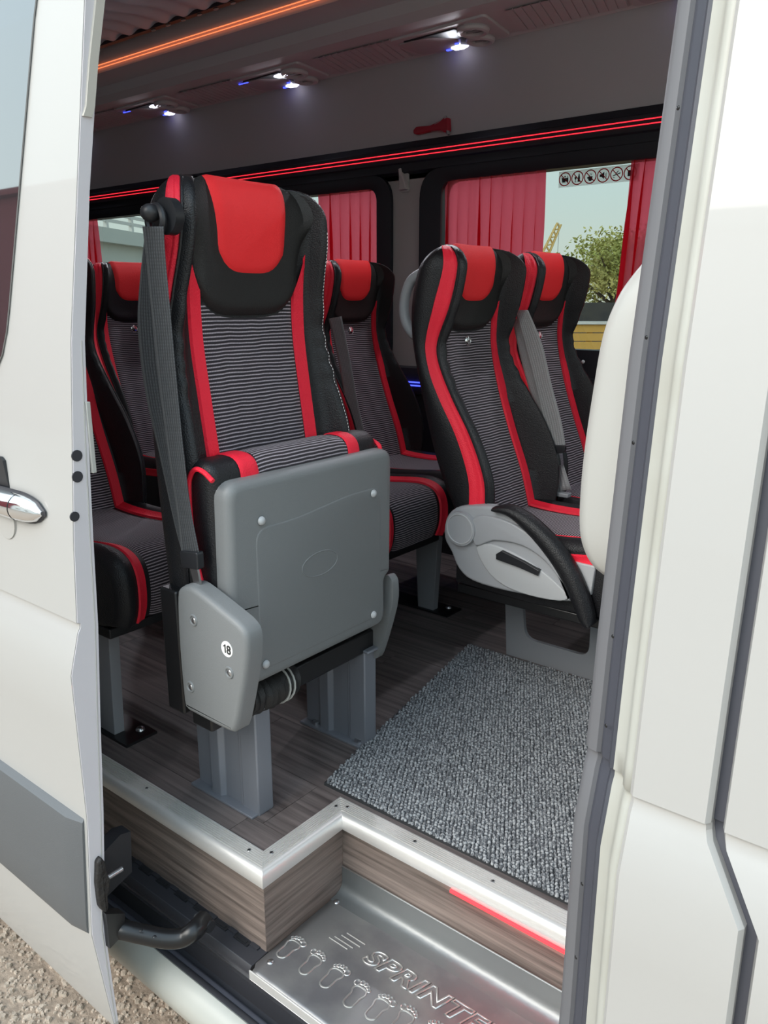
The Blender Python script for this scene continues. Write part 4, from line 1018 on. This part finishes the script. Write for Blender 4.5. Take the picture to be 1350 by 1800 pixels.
# black back plate, crossbar, wrapped bundle with ties, pedestals
MB().box((-1.105, 0.764, 0.245), (-1.06, 0.79, 0.475)).build('back_plate', 'black_metal', fs, bevel=0.004)
MB().box((-1.09, 1.20, 0.245), (-1.05, 1.222, 0.475)).build('back_plate', 'black_metal', fs, bevel=0.004)
MB().box((-1.06, 0.78, 0.222), (-1.006, 1.225, 0.268)).build('crossbar', 'black_metal', fs, bevel=0.004)
MB().box((-1.09, 0.785, 0.25), (-1.03, 1.215, 0.30)).build('crossbar', 'black_metal', fs, bevel=0.004)
lo_ = []
for i in range(25):
    t = i/24; y = 0.862+0.115*t; r_ = 0.031+0.0028*math.sin(i*1.9)+0.0018*math.sin(i*4.1)
    lo_.append([(-1.018+(r_*1.15+0.002*math.sin(3*a+i))*math.cos(a), y+0.004*math.sin(a), 0.246+r_*math.sin(a)) for a in [2*math.pi*k/16 for k in range(16)]])
wr = MB().loft(lo_).build('wrapped_bundle', 'black_suede', fs)
for y in (0.945, 0.957): MB().tube([(-1.018+0.0395*math.cos(a), y+0.006*math.sin(a), 0.246+0.0345*math.sin(a)) for a in [2*math.pi*k/20 for k in range(20)]], 0.0022, 6, closed=True).build('cable_tie', 'white_plastic', wr)
def pedestal(y0, name='leg'):
    x0, x1 = -1.185, -1.005; y1 = y0+0.036
    pf_ = [(x1+0.0, y0), (x1+0.0, y1), (x1-0.01, y1), (x1-0.01, y0+0.006), (x0, y0+0.006), (x0, y0+0.003), (-1.142, y0+0.003), (-1.134, y0-0.007), (-1.108, y0-0.007), (-1.100, y0+0.003), (-1.055, y0+0.003), (-1.055, y0)]
    lg = MB().prism(pf_, 2, 0.0, 0.222).build(name, 'leg_grey', fs, angle=20, bevel=0.0015)
    MB().box((-1.050, y0-0.001, 0.001), (-1.0045, y1+0.002, 0.226)).build('leg_post', 'leg_grey', lg, bevel=0.003)
    MB().box((-1.062, y0-0.004, 0.224), (-0.992, y1+0.005, 0.231)).build('leg_cap', 'leg_grey', lg, bevel=0.003)
    MB().box((x0-0.005, y0-0.016, 0.0), (-1.008, y0+0.012, 0.005)).build('foot_flange', 'leg_grey', lg, bevel=0.001)
    return lg
pedestal(0.878)
l2 = pedestal(1.192)
for px, py in ((556, 1268), (630, 1300)):
    p = at_z(px, py, 0.01); MB().cyl((p.x, p.y, 0.005), (p.x, p.y, 0.012), 0.0095, 6).build('bolt', 'steel', l2, smooth=False)
# belt with guide
def wb(pairs, Y, **k): return ribbon([(at_y(a[0], a[1], Y), at_y(b[0], b[1], Y)) for a, b in pairs], 0.0016, 'belt', 'belt_web', fs)
wb([((256, 405), (270, 405)), ((246, 500), (273, 500)), ((243, 580), (281, 585)), ((256, 690), (292, 690)), ((281, 800), (306, 800)), ((307, 920), (320, 920)), ((322, 975), (330, 975))], 0.778)
wb([((251, 398), (287, 398)), ((257, 450), (290, 450)), ((268, 560), (300, 560)), ((281, 680), (311, 680)), ((297, 800), (323, 800)), ((312, 900), (336, 900)), ((320, 978), (350, 972))], 0.768)
gd = at_y(279, 388, 0.783)
gl = MB().tube([(gd.x+0.027*math.cos(t*math.pi/10)-0.004, 0.780-0.006*math.cos(t*math.pi/10), gd.z+0.021*math.sin(t*math.pi/10)) for t in range(20)], 0.0055, 8, closed=True).build('belt_guide', 'black_plastic', fs)
MB().ell((gd.x+0.002, 0.768, gd.z+0.010), 0.0145, 0.016, 0.0135).build('guide_knob', 'black_plastic', gl)
MB().cyl((gd.x+0.014, 0.80, gd.z+0.006), (gd.x+0.014, 0.784, gd.z+0.006), 0.027, 20).build('guide_base', 'black_plastic', gl)
q0, q1 = at_y(337, 984, 0.768), at_y(345, 1022, 0.772)
MB().prism(round_poly([(q0.x-0.024, q0.z+0.012), (q0.x+0.022, q0.z+0.018), (q0.x+0.022, q0.z-0.012), (q0.x-0.020, q0.z-0.016)], 0.005), 1, 0.762, 0.775, 0.002).build('belt_slider', 'black_plastic', fs)
MB().prism([(q1.x-0.012, q1.z+0.030), (q1.x+0.008, q1.z+0.032), (q1.x+0.018, q1.z-0.022), (q1.x+0.004, q1.z-0.022)], 1, 0.768, 0.772).build('belt_tongue', 'steel', fs, smooth=False)
# white stitch line along the right bolster
mb = MB()
for i in range(0, 74):
    z = 0.62+i*0.0062; w = half_w(z)*0.925
    if z > 1.07: break
    a_ = fpt(w, z)+fnorm(w, z)*0.0008; b_ = fpt(w, z+0.0036)+fnorm(w, z+0.0036)*0.0008
    mb.tube([a_, b_], 0.0006, 4)
stc = mb.build('stitching', 'sticker_white', fs, local=True); stc['kind'] = 'stuff'
# ================================================================ THINGS
# ---- grey looped mat
MZ = 0.006
mq = [Vector((-0.978, 1.030)), Vector((-0.30, 1.034)), Vector((-0.30, 1.786)), Vector((-1.112, 1.778))]
mt = thing('floor_mat', (-0.7, 1.4, 0), 'grey looped carpet mat on the floor at the entrance', 'mat')
MB().prism(mq, 2, MZ, 0.0).build('backing', 'mat_backing', mt, smooth=False)
def in_quad(p):
    for i in range(4):
        a, b = mq[i], mq[(i+1) % 4]
        if (b.x-a.x)*(p.y-a.y)-(b.y-a.y)*(p.x-a.x) < 0: return False
    return True
pile = MB(); stp = 0.0082; iy = 0; y = 1.028
while y < 1.79:
    x = -1.115+(iy % 2)*stp*0.5
    while x < -0.30:
        p = Vector((x+random.uniform(-.001, .001), y+random.uniform(-.001, .001)))
        if in_quad(p):
            r = stp*random.uniform(0.44, 0.60); h = random.uniform(0.004, 0.0068); a0 = random.uniform(0, 1)
            lo_ = [(p.x+r*math.cos(a0+k*math.pi/3), p.y+r*math.sin(a0+k*math.pi/3), MZ-0.0005) for k in range(6)]
            hi_ = [(p.x+r*0.72*math.cos(a0+k*math.pi/3), p.y+r*0.72*math.sin(a0+k*math.pi/3), MZ+h*0.75) for k in range(6)]
            pile.add(lo_+hi_+[(p.x, p.y, MZ+h)], [(k, (k+1) % 6, 6+(k+1) % 6, 6+k) for k in range(6)]+[(6+k, 6+(k+1) % 6, 12) for k in range(6)])
        x += stp
    y += stp*0.9; iy += 1
po = pile.build('loop_pile', 'mat_loop', mt, angle=80); po['kind'] = 'stuff'

# ---- reading light and air outlet units under the duct
def unit(x, lab, lit):
    z = 1.738; u = thing('reading_light_unit', (x, 2.29, z), lab, 'reading light', 'reading light units under the ceiling duct')
    MB().prism(round_poly([(x-0.20, 2.385), (x-0.175, 2.20), (x+0.19, 2.185), (x+0.16, 2.385)], 0.02), 2, z-0.001, z+0.008, 0.003).build('panel', 'duct_grey', u)
    MB().prism(round_poly([(x-0.165, 2.375), (x-0.175, 2.235), (x-0.04, 2.235), (x+0.02, 2.30), (x-0.02, 2.372)], 0.025), 2, z-0.004, z+0.002, 0.002).build('speaker_grille', 'interior_grey', u)
    sw_ = MB().prism(round_poly([(x-0.135, 2.222), (x+0.065, 2.215), (x+0.075, 2.30), (x+0.01, 2.378), (x-0.015, 2.372), (x+0.03, 2.30), (x-0.04, 2.230)], 0.008), 2, z-0.005, z+0.002, 0.001).build('switch_panel', 'black_trim', u)
    for cx_, cy_, r in ((0.105, 2.255, 0.040), (0.075, 2.345, 0.036)):
        v = MB().tube([(x+cx_+r*math.cos(t*math.pi/12), cy_+r*math.sin(t*math.pi/12), z-0.006) for t in range(24)], 0.010, 8, closed=True).build('air_outlet', 'duct_grey', u)
        MB().cyl((x+cx_, cy_, z+0.001), (x+cx_, cy_, z-0.004), r, 20).build('outlet_throat', 'black_trim', v)
        for s_ in (-0.012, 0.008): MB().box((x+cx_-r*0.9, cy_+s_, z-0.009), (x+cx_+r*0.9, cy_+s_+0.003, z-0.004)).build('outlet_slat', 'interior_grey', v, smooth=False)
    for j, (cx_, cy_) in enumerate(((-0.018, 2.368), (0.045, 2.245))):
        if j == 1 and not lit: continue
        q_ = [(x+cx_-0.024, cy_-0.012), (x+cx_+0.012, cy_-0.022), (x+cx_+0.034, cy_+0.002), (x+cx_+0.008, cy_+0.016), (x+cx_-0.022, cy_+0.012)]
        MB().prism(q_, 2, z-0.010, z-0.002, 0.002).build('lamp_lens', 'led_white', u, smooth=False)
    for (cx_, cy_, l_) in ((-0.005, 2.335, 0.012), (-0.06, 2.372, 0.018)):
        MB().box((x+cx_-l_/2, cy_-0.004, z-0.0075), (x+cx_+l_/2, cy_+0.004, z-0.0045)).build('switch_light', 'led_blue', u, smooth=False)
    ld = bpy.data.lights.new('reading_lamp', 'SPOT'); ld.energy = 7.0; ld.spot_size = math.radians(140); ld.spot_blend = 1.0; ld.shadow_soft_size = 0.03; ld.color = (0.90, 0.92, 1.0)
    lo3 = bpy.data.objects.new('reading_lamp', ld); COL.objects.link(lo3); lo3.location = (x-0.018, 2.33, z-0.045)
    lo3.rotation_euler = Vector((0.15, -0.75, -0.75)).to_track_quat('-Z', 'Y').to_euler(); lo3.parent = u; lo3.matrix_parent_inverse = root_matrix(u).inverted()
    if lit: MB().box((x-0.17, 2.236, z-0.0055), (x-0.12, 2.240, z-0.0035)).build('accent_light', 'led_blue', u, smooth=False)
for i, (x, lab) in enumerate(zip(UX, ['ceiling light and vent unit cut off by the door pillar at top right', 'ceiling light and vent unit above the red hammer', 'ceiling light and vent unit with bright blue lights, above the folding seat', 'farther ceiling light unit at upper left', 'last ceiling light unit hidden behind the sliding door edge'])):
    unit(x, lab, i in (2, 3))

# ---- curtains
def curtain(x0, x1, ztop, zbot, y, lab, folds, amp=0.012, lean=0.0):
    rows = []; n = folds*14; ph = random.uniform(0, 6); sp_ = (x1-x0)/folds
    wob = [random.uniform(0.6, 1.25) for _ in range(folds+2)]
    for j in range(13):
        z = ztop+(zbot-ztop)*j/12; r = []; k_ = 0.5+0.5*min(1, j/4)
        for i in range(n+1):
            t = i/n; a = t*folds*2*math.pi; q_ = wob[int(t*folds)]
            r.append((x0+(x1-x0)*t+lean*(j/12)+0.27*sp_*q_*k_*math.sin(a+0.25*math.sin(j*0.35+a*0.13)), y+amp*q_*k_*math.cos(a+0.1*j*math.sin(a*.31+ph)), z))
        rows.append(r)
    c_ = thing('curtain', ((x0+x1)/2, y, zbot), lab, 'curtain', 'red window curtains')
    MB().grid(rows).build('cloth', 'curtain_red', c_, angle=180)
    MB().tube([(x0-0.01, y, ztop+0.004), (x1+0.01, y, ztop+0.004)], 0.004, 6).build('rod', 'black_metal', c_)
curtain(-1.695, -1.305, 1.372, 0.775, 2.456, 'red pleated curtain behind the aisle seat with the armrest', 9)
curtain(-1.022, -0.72, 1.372, 0.775, 2.456, 'dark red curtain next to the door pillar, right of the sign strip', 9, lean=-0.03)
curtain(-2.30, -1.950, 1.372, 0.775, 2.456, 'narrow red curtain just right of the folding seat head', 7)
curtain(-3.37, -2.99, 1.372, 0.775, 2.456, 'shaded red curtain partly hidden by the folding seat belt', 8)
curtain(-4.25, -3.85, 1.372, 0.775, 2.456, 'shaded red curtain beside the sliding door edge, left of the rear window', 8)

# ---- emergency hammer, coat hook
hm = at_y(760, 224, 2.432)
hroot = thing('emergency_hammer', hm, 'red emergency hammer mounted above the red light lines', 'hammer')
P = lambda px, py, Y=2.425: at_y(px, py, Y)
hd_ = [P(728, 229), P(733, 223), P(757, 221), P(776, 212), P(780, 208), P(789, 207), P(790, 230), P(782, 233), P(775, 229), P(757, 231), P(733, 237), P(728, 235)]
MB().prism(round_poly([(p.x, p.z) for p in hd_], 0.004, 3), 1, 2.418, 2.436, 0.004).build('handle', 'hammer_red', hroot)
MB().tube([P(783, 205, 2.424), P(788, 237, 2.424)], 0.006, 8).build('metal_point', 'steel', hroot)
MB().tube(smooth_path([P(758, 221, 2.421), P(772, 214, 2.417), P(783, 203, 2.421)], 3), 0.0012, 5).build('wire_clip', 'steel', hroot)
MB().tube(smooth_path([P(758, 231, 2.421), P(776, 231, 2.417), P(788, 239, 2.421)], 3), 0.0012, 5).build('wire_clip', 'steel', hroot)
hk = at_y(709, 322, 2.44)
hk_ = thing('coat_hook', hk, 'grey plastic coat hook on the pillar between the windows', 'hook')
hp_ = [P(704, 298, 2.44), P(707, 296, 2.44), P(709, 305, 2.44), P(715, 320, 2.44), P(717, 333, 2.44), P(704, 335, 2.44), P(705, 318, 2.44)]
MB().prism([(p.x, p.z) for p in hp_], 1, 2.425, 2.452, 0.004).build('hook', 'pillar_grey', hk_)
MB().box((hk.x-0.012, 2.444, hk.z-0.03), (hk.x+0.018, 2.454, hk.z+0.045)).build('base', 'pillar_grey', hk_, bevel=0.002)

# ---- strip of prohibition signs on the window
YS = 2.4725
sa, sb = at_y(983, 302, YS), at_y(983, 329, YS); X1 = -1.0
zT, zB_ = sa.z, sb.z-0.002
sg = thing('sign_strip', ((sa.x+X1)/2, YS, zB_), 'white sticker strip of round red prohibition signs on the window', 'sign strip')
MB().box((sa.x, YS, zB_), (X1, YS+0.001, zT)).build('backing', 'sticker_film', sg, smooth=False)
zc = (zT+zB_)/2; pit = (at_y(1015, 315, YS).x-at_y(993, 317, YS).x); xc0 = at_y(993, 317, YS).x; R_ = (zT-zB_)*0.40
def blob(mb, pts, cx, d=0.0008): mb.prism([(cx+x*R_, zc+z*R_) for x, z in pts], 1, YS-d, YS)
icons = [
    [[(-.6, .35), (-.45, -.5), (.1, -.5), (.2, .2), (-.2, .1)], [(.15, .1), (.6, .3), (.62, -.45), (.35, -.5)], [(-.2, .3), (0, .55), (.2, .3)], [(.3, .35), (.45, .5), (.6, .35)]],
    [[(.1, .0), (.2, .65), (.3, .65), (.45, .0), (.45, -.6), (.05, -.6)], [(-.5, .2), (-.15, .2), (-.2, -.2), (-.45, -.2)], [(-.37, -.2), (-.28, -.2), (-.28, -.55), (-.37, -.55)], [(-.5, -.55), (-.15, -.55), (-.15, -.62), (-.5, -.62)]],
    [[(-.35, .05), (.4, .05), (.35, -.5), (.15, -.65), (-.1, -.65), (-.3, -.5)], [(-.55, -.05), (-.35, .0), (-.35, -.3), (-.5, -.25)], [(-.1, .2), (-.02, .2), (.04, .55), (-.04, .5)], [(.15, .2), (.23, .2), (.29, .55), (.2, .5)]],
    [[(-.6, .2), (-.3, .2), (.15, .55), (.15, -.55), (-.3, -.2), (-.6, -.2)], [(.3, .25), (.38, .3), (.38, -.3), (.3, -.25)], [(.5, .35), (.57, .4), (.57, -.4), (.5, -.35)]],
    [[(-.65, -.3), (-.6, -.15), (.6, .2), (.62, .05)], [(-.2, .1), (.25, .5), (.3, .42), (-.1, .02)], [(-.6, -.4), (-.3, -.45), (-.3, -.55), (-.58, -.5)]],
    [[(-.4, .4), (.4, .4), (.4, -.5), (-.4, -.5)]],
]
for k in range(6):
    cx_ = xc0+pit*k
    mb = MB()
    for pts in icons[k]: blob(mb, pts, cx_)
    mb.build('pictogram', 'sticker_black', sg, smooth=False)
    mb = MB().tube([(cx_+R_*math.cos(t*math.pi/14), YS-0.0006, zc+R_*math.sin(t*math.pi/14)) for t in range(28)], R_*0.085, 6, closed=True)
    mb.tube([(cx_-R_*0.68, YS-0.0012, zc+R_*0.68), (cx_+R_*0.68, YS-0.0012, zc-R_*0.68)], R_*0.075, 6)
    mb.build('red_ring', 'sticker_ring', sg)

# ---- small grey dot fastener under the window
p = at_y(1025, 636, 2.418); MB().dome((p.x, 2.4175, p.z), (0, -1, 0), 0.006, 0.004).build('trim_plug', 'sticker_white', tb)

# ---- gravel lying on the asphalt in view
gv = MB()
def pebble(c, r):
    n = 5; a0 = random.uniform(0, 6); h = r*random.uniform(0.5, 0.9)
    lo_ = [(c.x+r*random.uniform(.7, 1.15)*math.cos(a0+k*2*math.pi/n), c.y+r*random.uniform(.7, 1.15)*math.sin(a0+k*2*math.pi/n), c.z-0.001) for k in range(n)]
    hi_ = [(c.x+(q[0]-c.x)*0.65, c.y+(q[1]-c.y)*0.65, c.z+h) for q in lo_]
    gv.add(lo_+hi_, [(k, (k+1) % n, n+(k+1) % n, n+k) for k in range(n)]+[tuple(n+k for k in range(n))])
for i in range(9000):
    x, y = random.uniform(-2.6, -0.85), random.uniform(0.28, 1.05)
    pebble(Vector((x, y, -0.55)), random.choice((0.003, 0.004, 0.005, 0.006, 0.009)))
gvo = gv.build('gravel', 'gravel', smooth=False); tag(gvo, 'loose pale stones in the asphalt beside the sill', 'gravel', kind='stuff')

# ================================================================ OUTSIDE
def ground_at(px, D): p = at_d(px, 528, D); return Vector((p.x, p.y, -0.55))
# yellow slatted board fence seen below the tree
d = RGT.copy(); c = at_d(1040, 590, 9.0); zt = at_d(1040, 570, 9.0).z
fe = thing('board_fence', (c.x, c.y, -0.55), 'yellow slatted board fence outside the clear window', 'fence')
def obox(mb, c, ux, hw, hy, z0, z1):
    uy = Vector((-ux.y, ux.x, 0)); vs = []
    for z in (z0, z1):
        for a, b in ((-1, -1), (1, -1), (1, 1), (-1, 1)): v = Vector((c.x, c.y, 0))+ux*hw*a+uy*hy*b; vs.append((v.x, v.y, z))
    return mb.add(vs, [(3,2,1,0),(4,5,6,7),(0,1,5,4),(1,2,6,5),(2,3,7,6),(3,0,4,7)])
nb = 14; fh = zt+0.55
for i in range(nb):
    z0 = -0.55+fh*i/nb; obox(MB(), c, d, 2.6, 0.015, z0+0.006, -0.55+fh*(i+1)/nb-0.004).build('slat', 'yellow_board', fe, smooth=False)
for k in range(9): obox(MB(), c+d*(-2.5+k*0.62)+Vector((-d.y, d.x, 0))*0.03, d, 0.03, 0.02, -0.55, zt).build('post', 'yellow_board', fe, smooth=False)
obox(MB(), c, d, 2.65, 0.04, zt, zt+0.03).build('cap_rail', 'facade_grey', fe, smooth=False)
# dark hedge wall behind it
c = at_d(1050, 540, 16.0); zt2 = at_d(1050, 532, 16.0).z
hg = obox(MB(), c, d, 6.0, 0.4, -0.55, zt2).build('low_wall', 'dark_hedge', smooth=False); tag(hg, 'dark low wall between the yellow fence and the tree', 'wall')
# tree
tc_ = at_d(1085, 528, 24.0); tr = thing('tree', (tc_.x, tc_.y, -0.55), 'leafy olive green tree outside the clear window', 'tree')
tk = MB().tube(smooth_path([(tc_.x, tc_.y, -0.55), (tc_.x+0.1, tc_.y, 0.4), (tc_.x, tc_.y, 1.3)], 4), [0.16, 0.15, 0.15, 0.14, 0.14, 0.13, 0.13, 0.12, 0.12]); tk.build('trunk', 'bark', tr)
bl_ = []
for i in range(16):
    a = random.uniform(0, 6.28); r = random.uniform(0.5, 1.75); z = random.uniform(0.9, 2.3)
    e2 = Vector((tc_.x+r*math.cos(a), tc_.y+r*math.sin(a), z)); bl_.append((e2, random.uniform(0.35, 0.62)))
    MB().tube(smooth_path([(tc_.x, tc_.y, 0.5+random.uniform(0, .5)), (tc_.x+r*.45*math.cos(a), tc_.y+r*.45*math.sin(a), 0.5+(z-.5)*.6), e2], 3), [0.06, 0.055, 0.05, 0.04, 0.03, 0.02, 0.012], 6).build('branch', 'bark', tr)
bl_ += [(Vector((tc_.x+random.uniform(-.7, .7), tc_.y+random.uniform(-.7, .7), random.uniform(1.7, 2.55))), 0.62) for _ in range(10)]
lv = MB()
for cc, R0 in bl_:
    for _ in range(330):
        v = Vector((random.gauss(0, 1), random.gauss(0, 1), random.gauss(0, 0.75))).normalized()*R0*random.uniform(0.35, 1.05)
        p = cc+v; s_ = random.uniform(0.035, 0.07); a = Vector((random.uniform(-1, 1), random.uniform(-1, 1), random.uniform(-1, 1))).normalized(); b = a.orthogonal().normalized()
        lv.add([tuple(p-a*s_), tuple(p+b*s_*0.5), tuple(p+a*s_), tuple(p-b*s_*0.5)], [(0, 1, 2, 3)])
lo2 = lv.build('foliage', 'leaf', tr, smooth=False); lo2['kind'] = 'stuff'
# crane boom
ca_, cb_ = at_d(934, 500, 80.0), at_d(983, 393, 80.0)
cr = thing('crane', (ca_.x, ca_.y, -0.55), 'distant yellow lattice crane boom above the seats', 'crane')
ax = (cb_-ca_).normalized(); sd2 = RGT; up2 = ax.cross(sd2).normalized(); sd2 = up2.cross(ax).normalized(); L_ = (cb_-ca_).length; ns = 16; w_ = 0.42
foot = Vector((ca_.x-2, ca_.y, -0.55))
MB().tube([foot, ca_], 0.5, 8).build('mast', 'crane_yellow', cr)
for i in range(4):
    s1, s2 = (1, 1, -1, -1)[i], (1, -1, -1, 1)[i]
    MB().tube([ca_+(sd2*s1+up2*s2)*w_, cb_+(sd2*s1+up2*s2)*w_*0.45], 0.07, 5).build('chord', 'crane_yellow', cr)
lt_ = MB()
for k in range(ns):
    t0, t1 = k/ns, (k+1)/ns; r0, r1 = w_*(1-0.55*t0), w_*(1-0.55*t1); sgn = 1 if k % 2 else -1
    for s2 in (1, -1):
        lt_.tube([ca_+ax*L_*t0+sd2*sgn*r0+up2*s2*r0, ca_+ax*L_*t1-sd2*sgn*r1+up2*s2*r1], 0.045, 4); lt_.tube([ca_+ax*L_*t0+up2*sgn*r0+sd2*s2*r0, ca_+ax*L_*t1-up2*sgn*r1+sd2*s2*r1], 0.045, 4)
lt_.build('lattice', 'crane_yellow', cr)
MB().tube([cb_, cb_+Vector((0, 0, -5.2))], 0.02, 4).build('hoist_cable', 'black_metal', cr)
# pale bridge seen through the rear window
b0, b1_ = at_d(130, 432, 20.0), at_d(290, 452, 24.0); dd = (b1_-b0); dd.z = 0; dl = dd.length; dd.normalize()
mid_ = (b0+b1_)/2; br_ = thing('bridge', (mid_.x, mid_.y, -0.55), 'pale concrete bridge outside the rear window', 'bridge')
zt3 = at_d(205, 425, 22.0).z
obox(MB(), mid_, dd, dl*1.6, 1.5, -0.55, zt3-0.28).build('wall', 'concrete_white', br_, smooth=False)
obox(MB(), mid_, dd, dl*1.6, 1.7, zt3-0.28, zt3).build('deck_edge', 'concrete_white', br_, smooth=False)
uy = Vector((-dd.y, dd.x, 0)); fr = mid_-uy*1.6 if (mid_-uy*1.6).length < (mid_+uy*1.6).length else mid_+uy*1.6
for dz in (0.16, 0.30, 0.40): obox(MB(), fr, dd, dl*1.6, 0.03, zt3+dz-0.03, zt3+dz+0.03).build('guard_rail', 'facade_grey', br_, smooth=False)
for k in range(14): obox(MB(), fr+dd*(-dl*1.5+k*dl*3/13), dd, 0.04, 0.04, zt3, zt3+0.42).build('rail_post', 'facade_grey', br_, smooth=False)
# buildings across the street, mirrored in the paint and the door glass
bd = thing('street_building', (8, -12, -0.55), 'long pale grey building across the street behind the viewer', 'building')
MB().box((-13.9, -16, -0.55), (35, -11, 5.4)).build('wall', 'facade_grey', bd, smooth=False)
MB().box((-13.85, -16.3, 5.4), (35.3, -10.7, 5.7)).build('roof_edge', 'concrete_white', bd, smooth=False)
for k in range(10): MB().box((-12+k*4.6, -11.05, 0.6), (-10.2+k*4.6, -10.98, 2.4)).build('window', 'mirror_glass', bd, smooth=False)
bm_ = thing('street_building', (-30, -12, -0.55), 'maroon building across the street mirrored in the sliding door glass', 'building')
MB().box((-60, -16, -0.55), (-14.0, -11, 8.0)).build('wall', 'facade_maroon', bm_, smooth=False)
MB().box((-60.2, -16.2, 8.0), (-13.9, -10.8, 8.2)).build('roof_edge', 'facade_maroon', bm_, smooth=False)
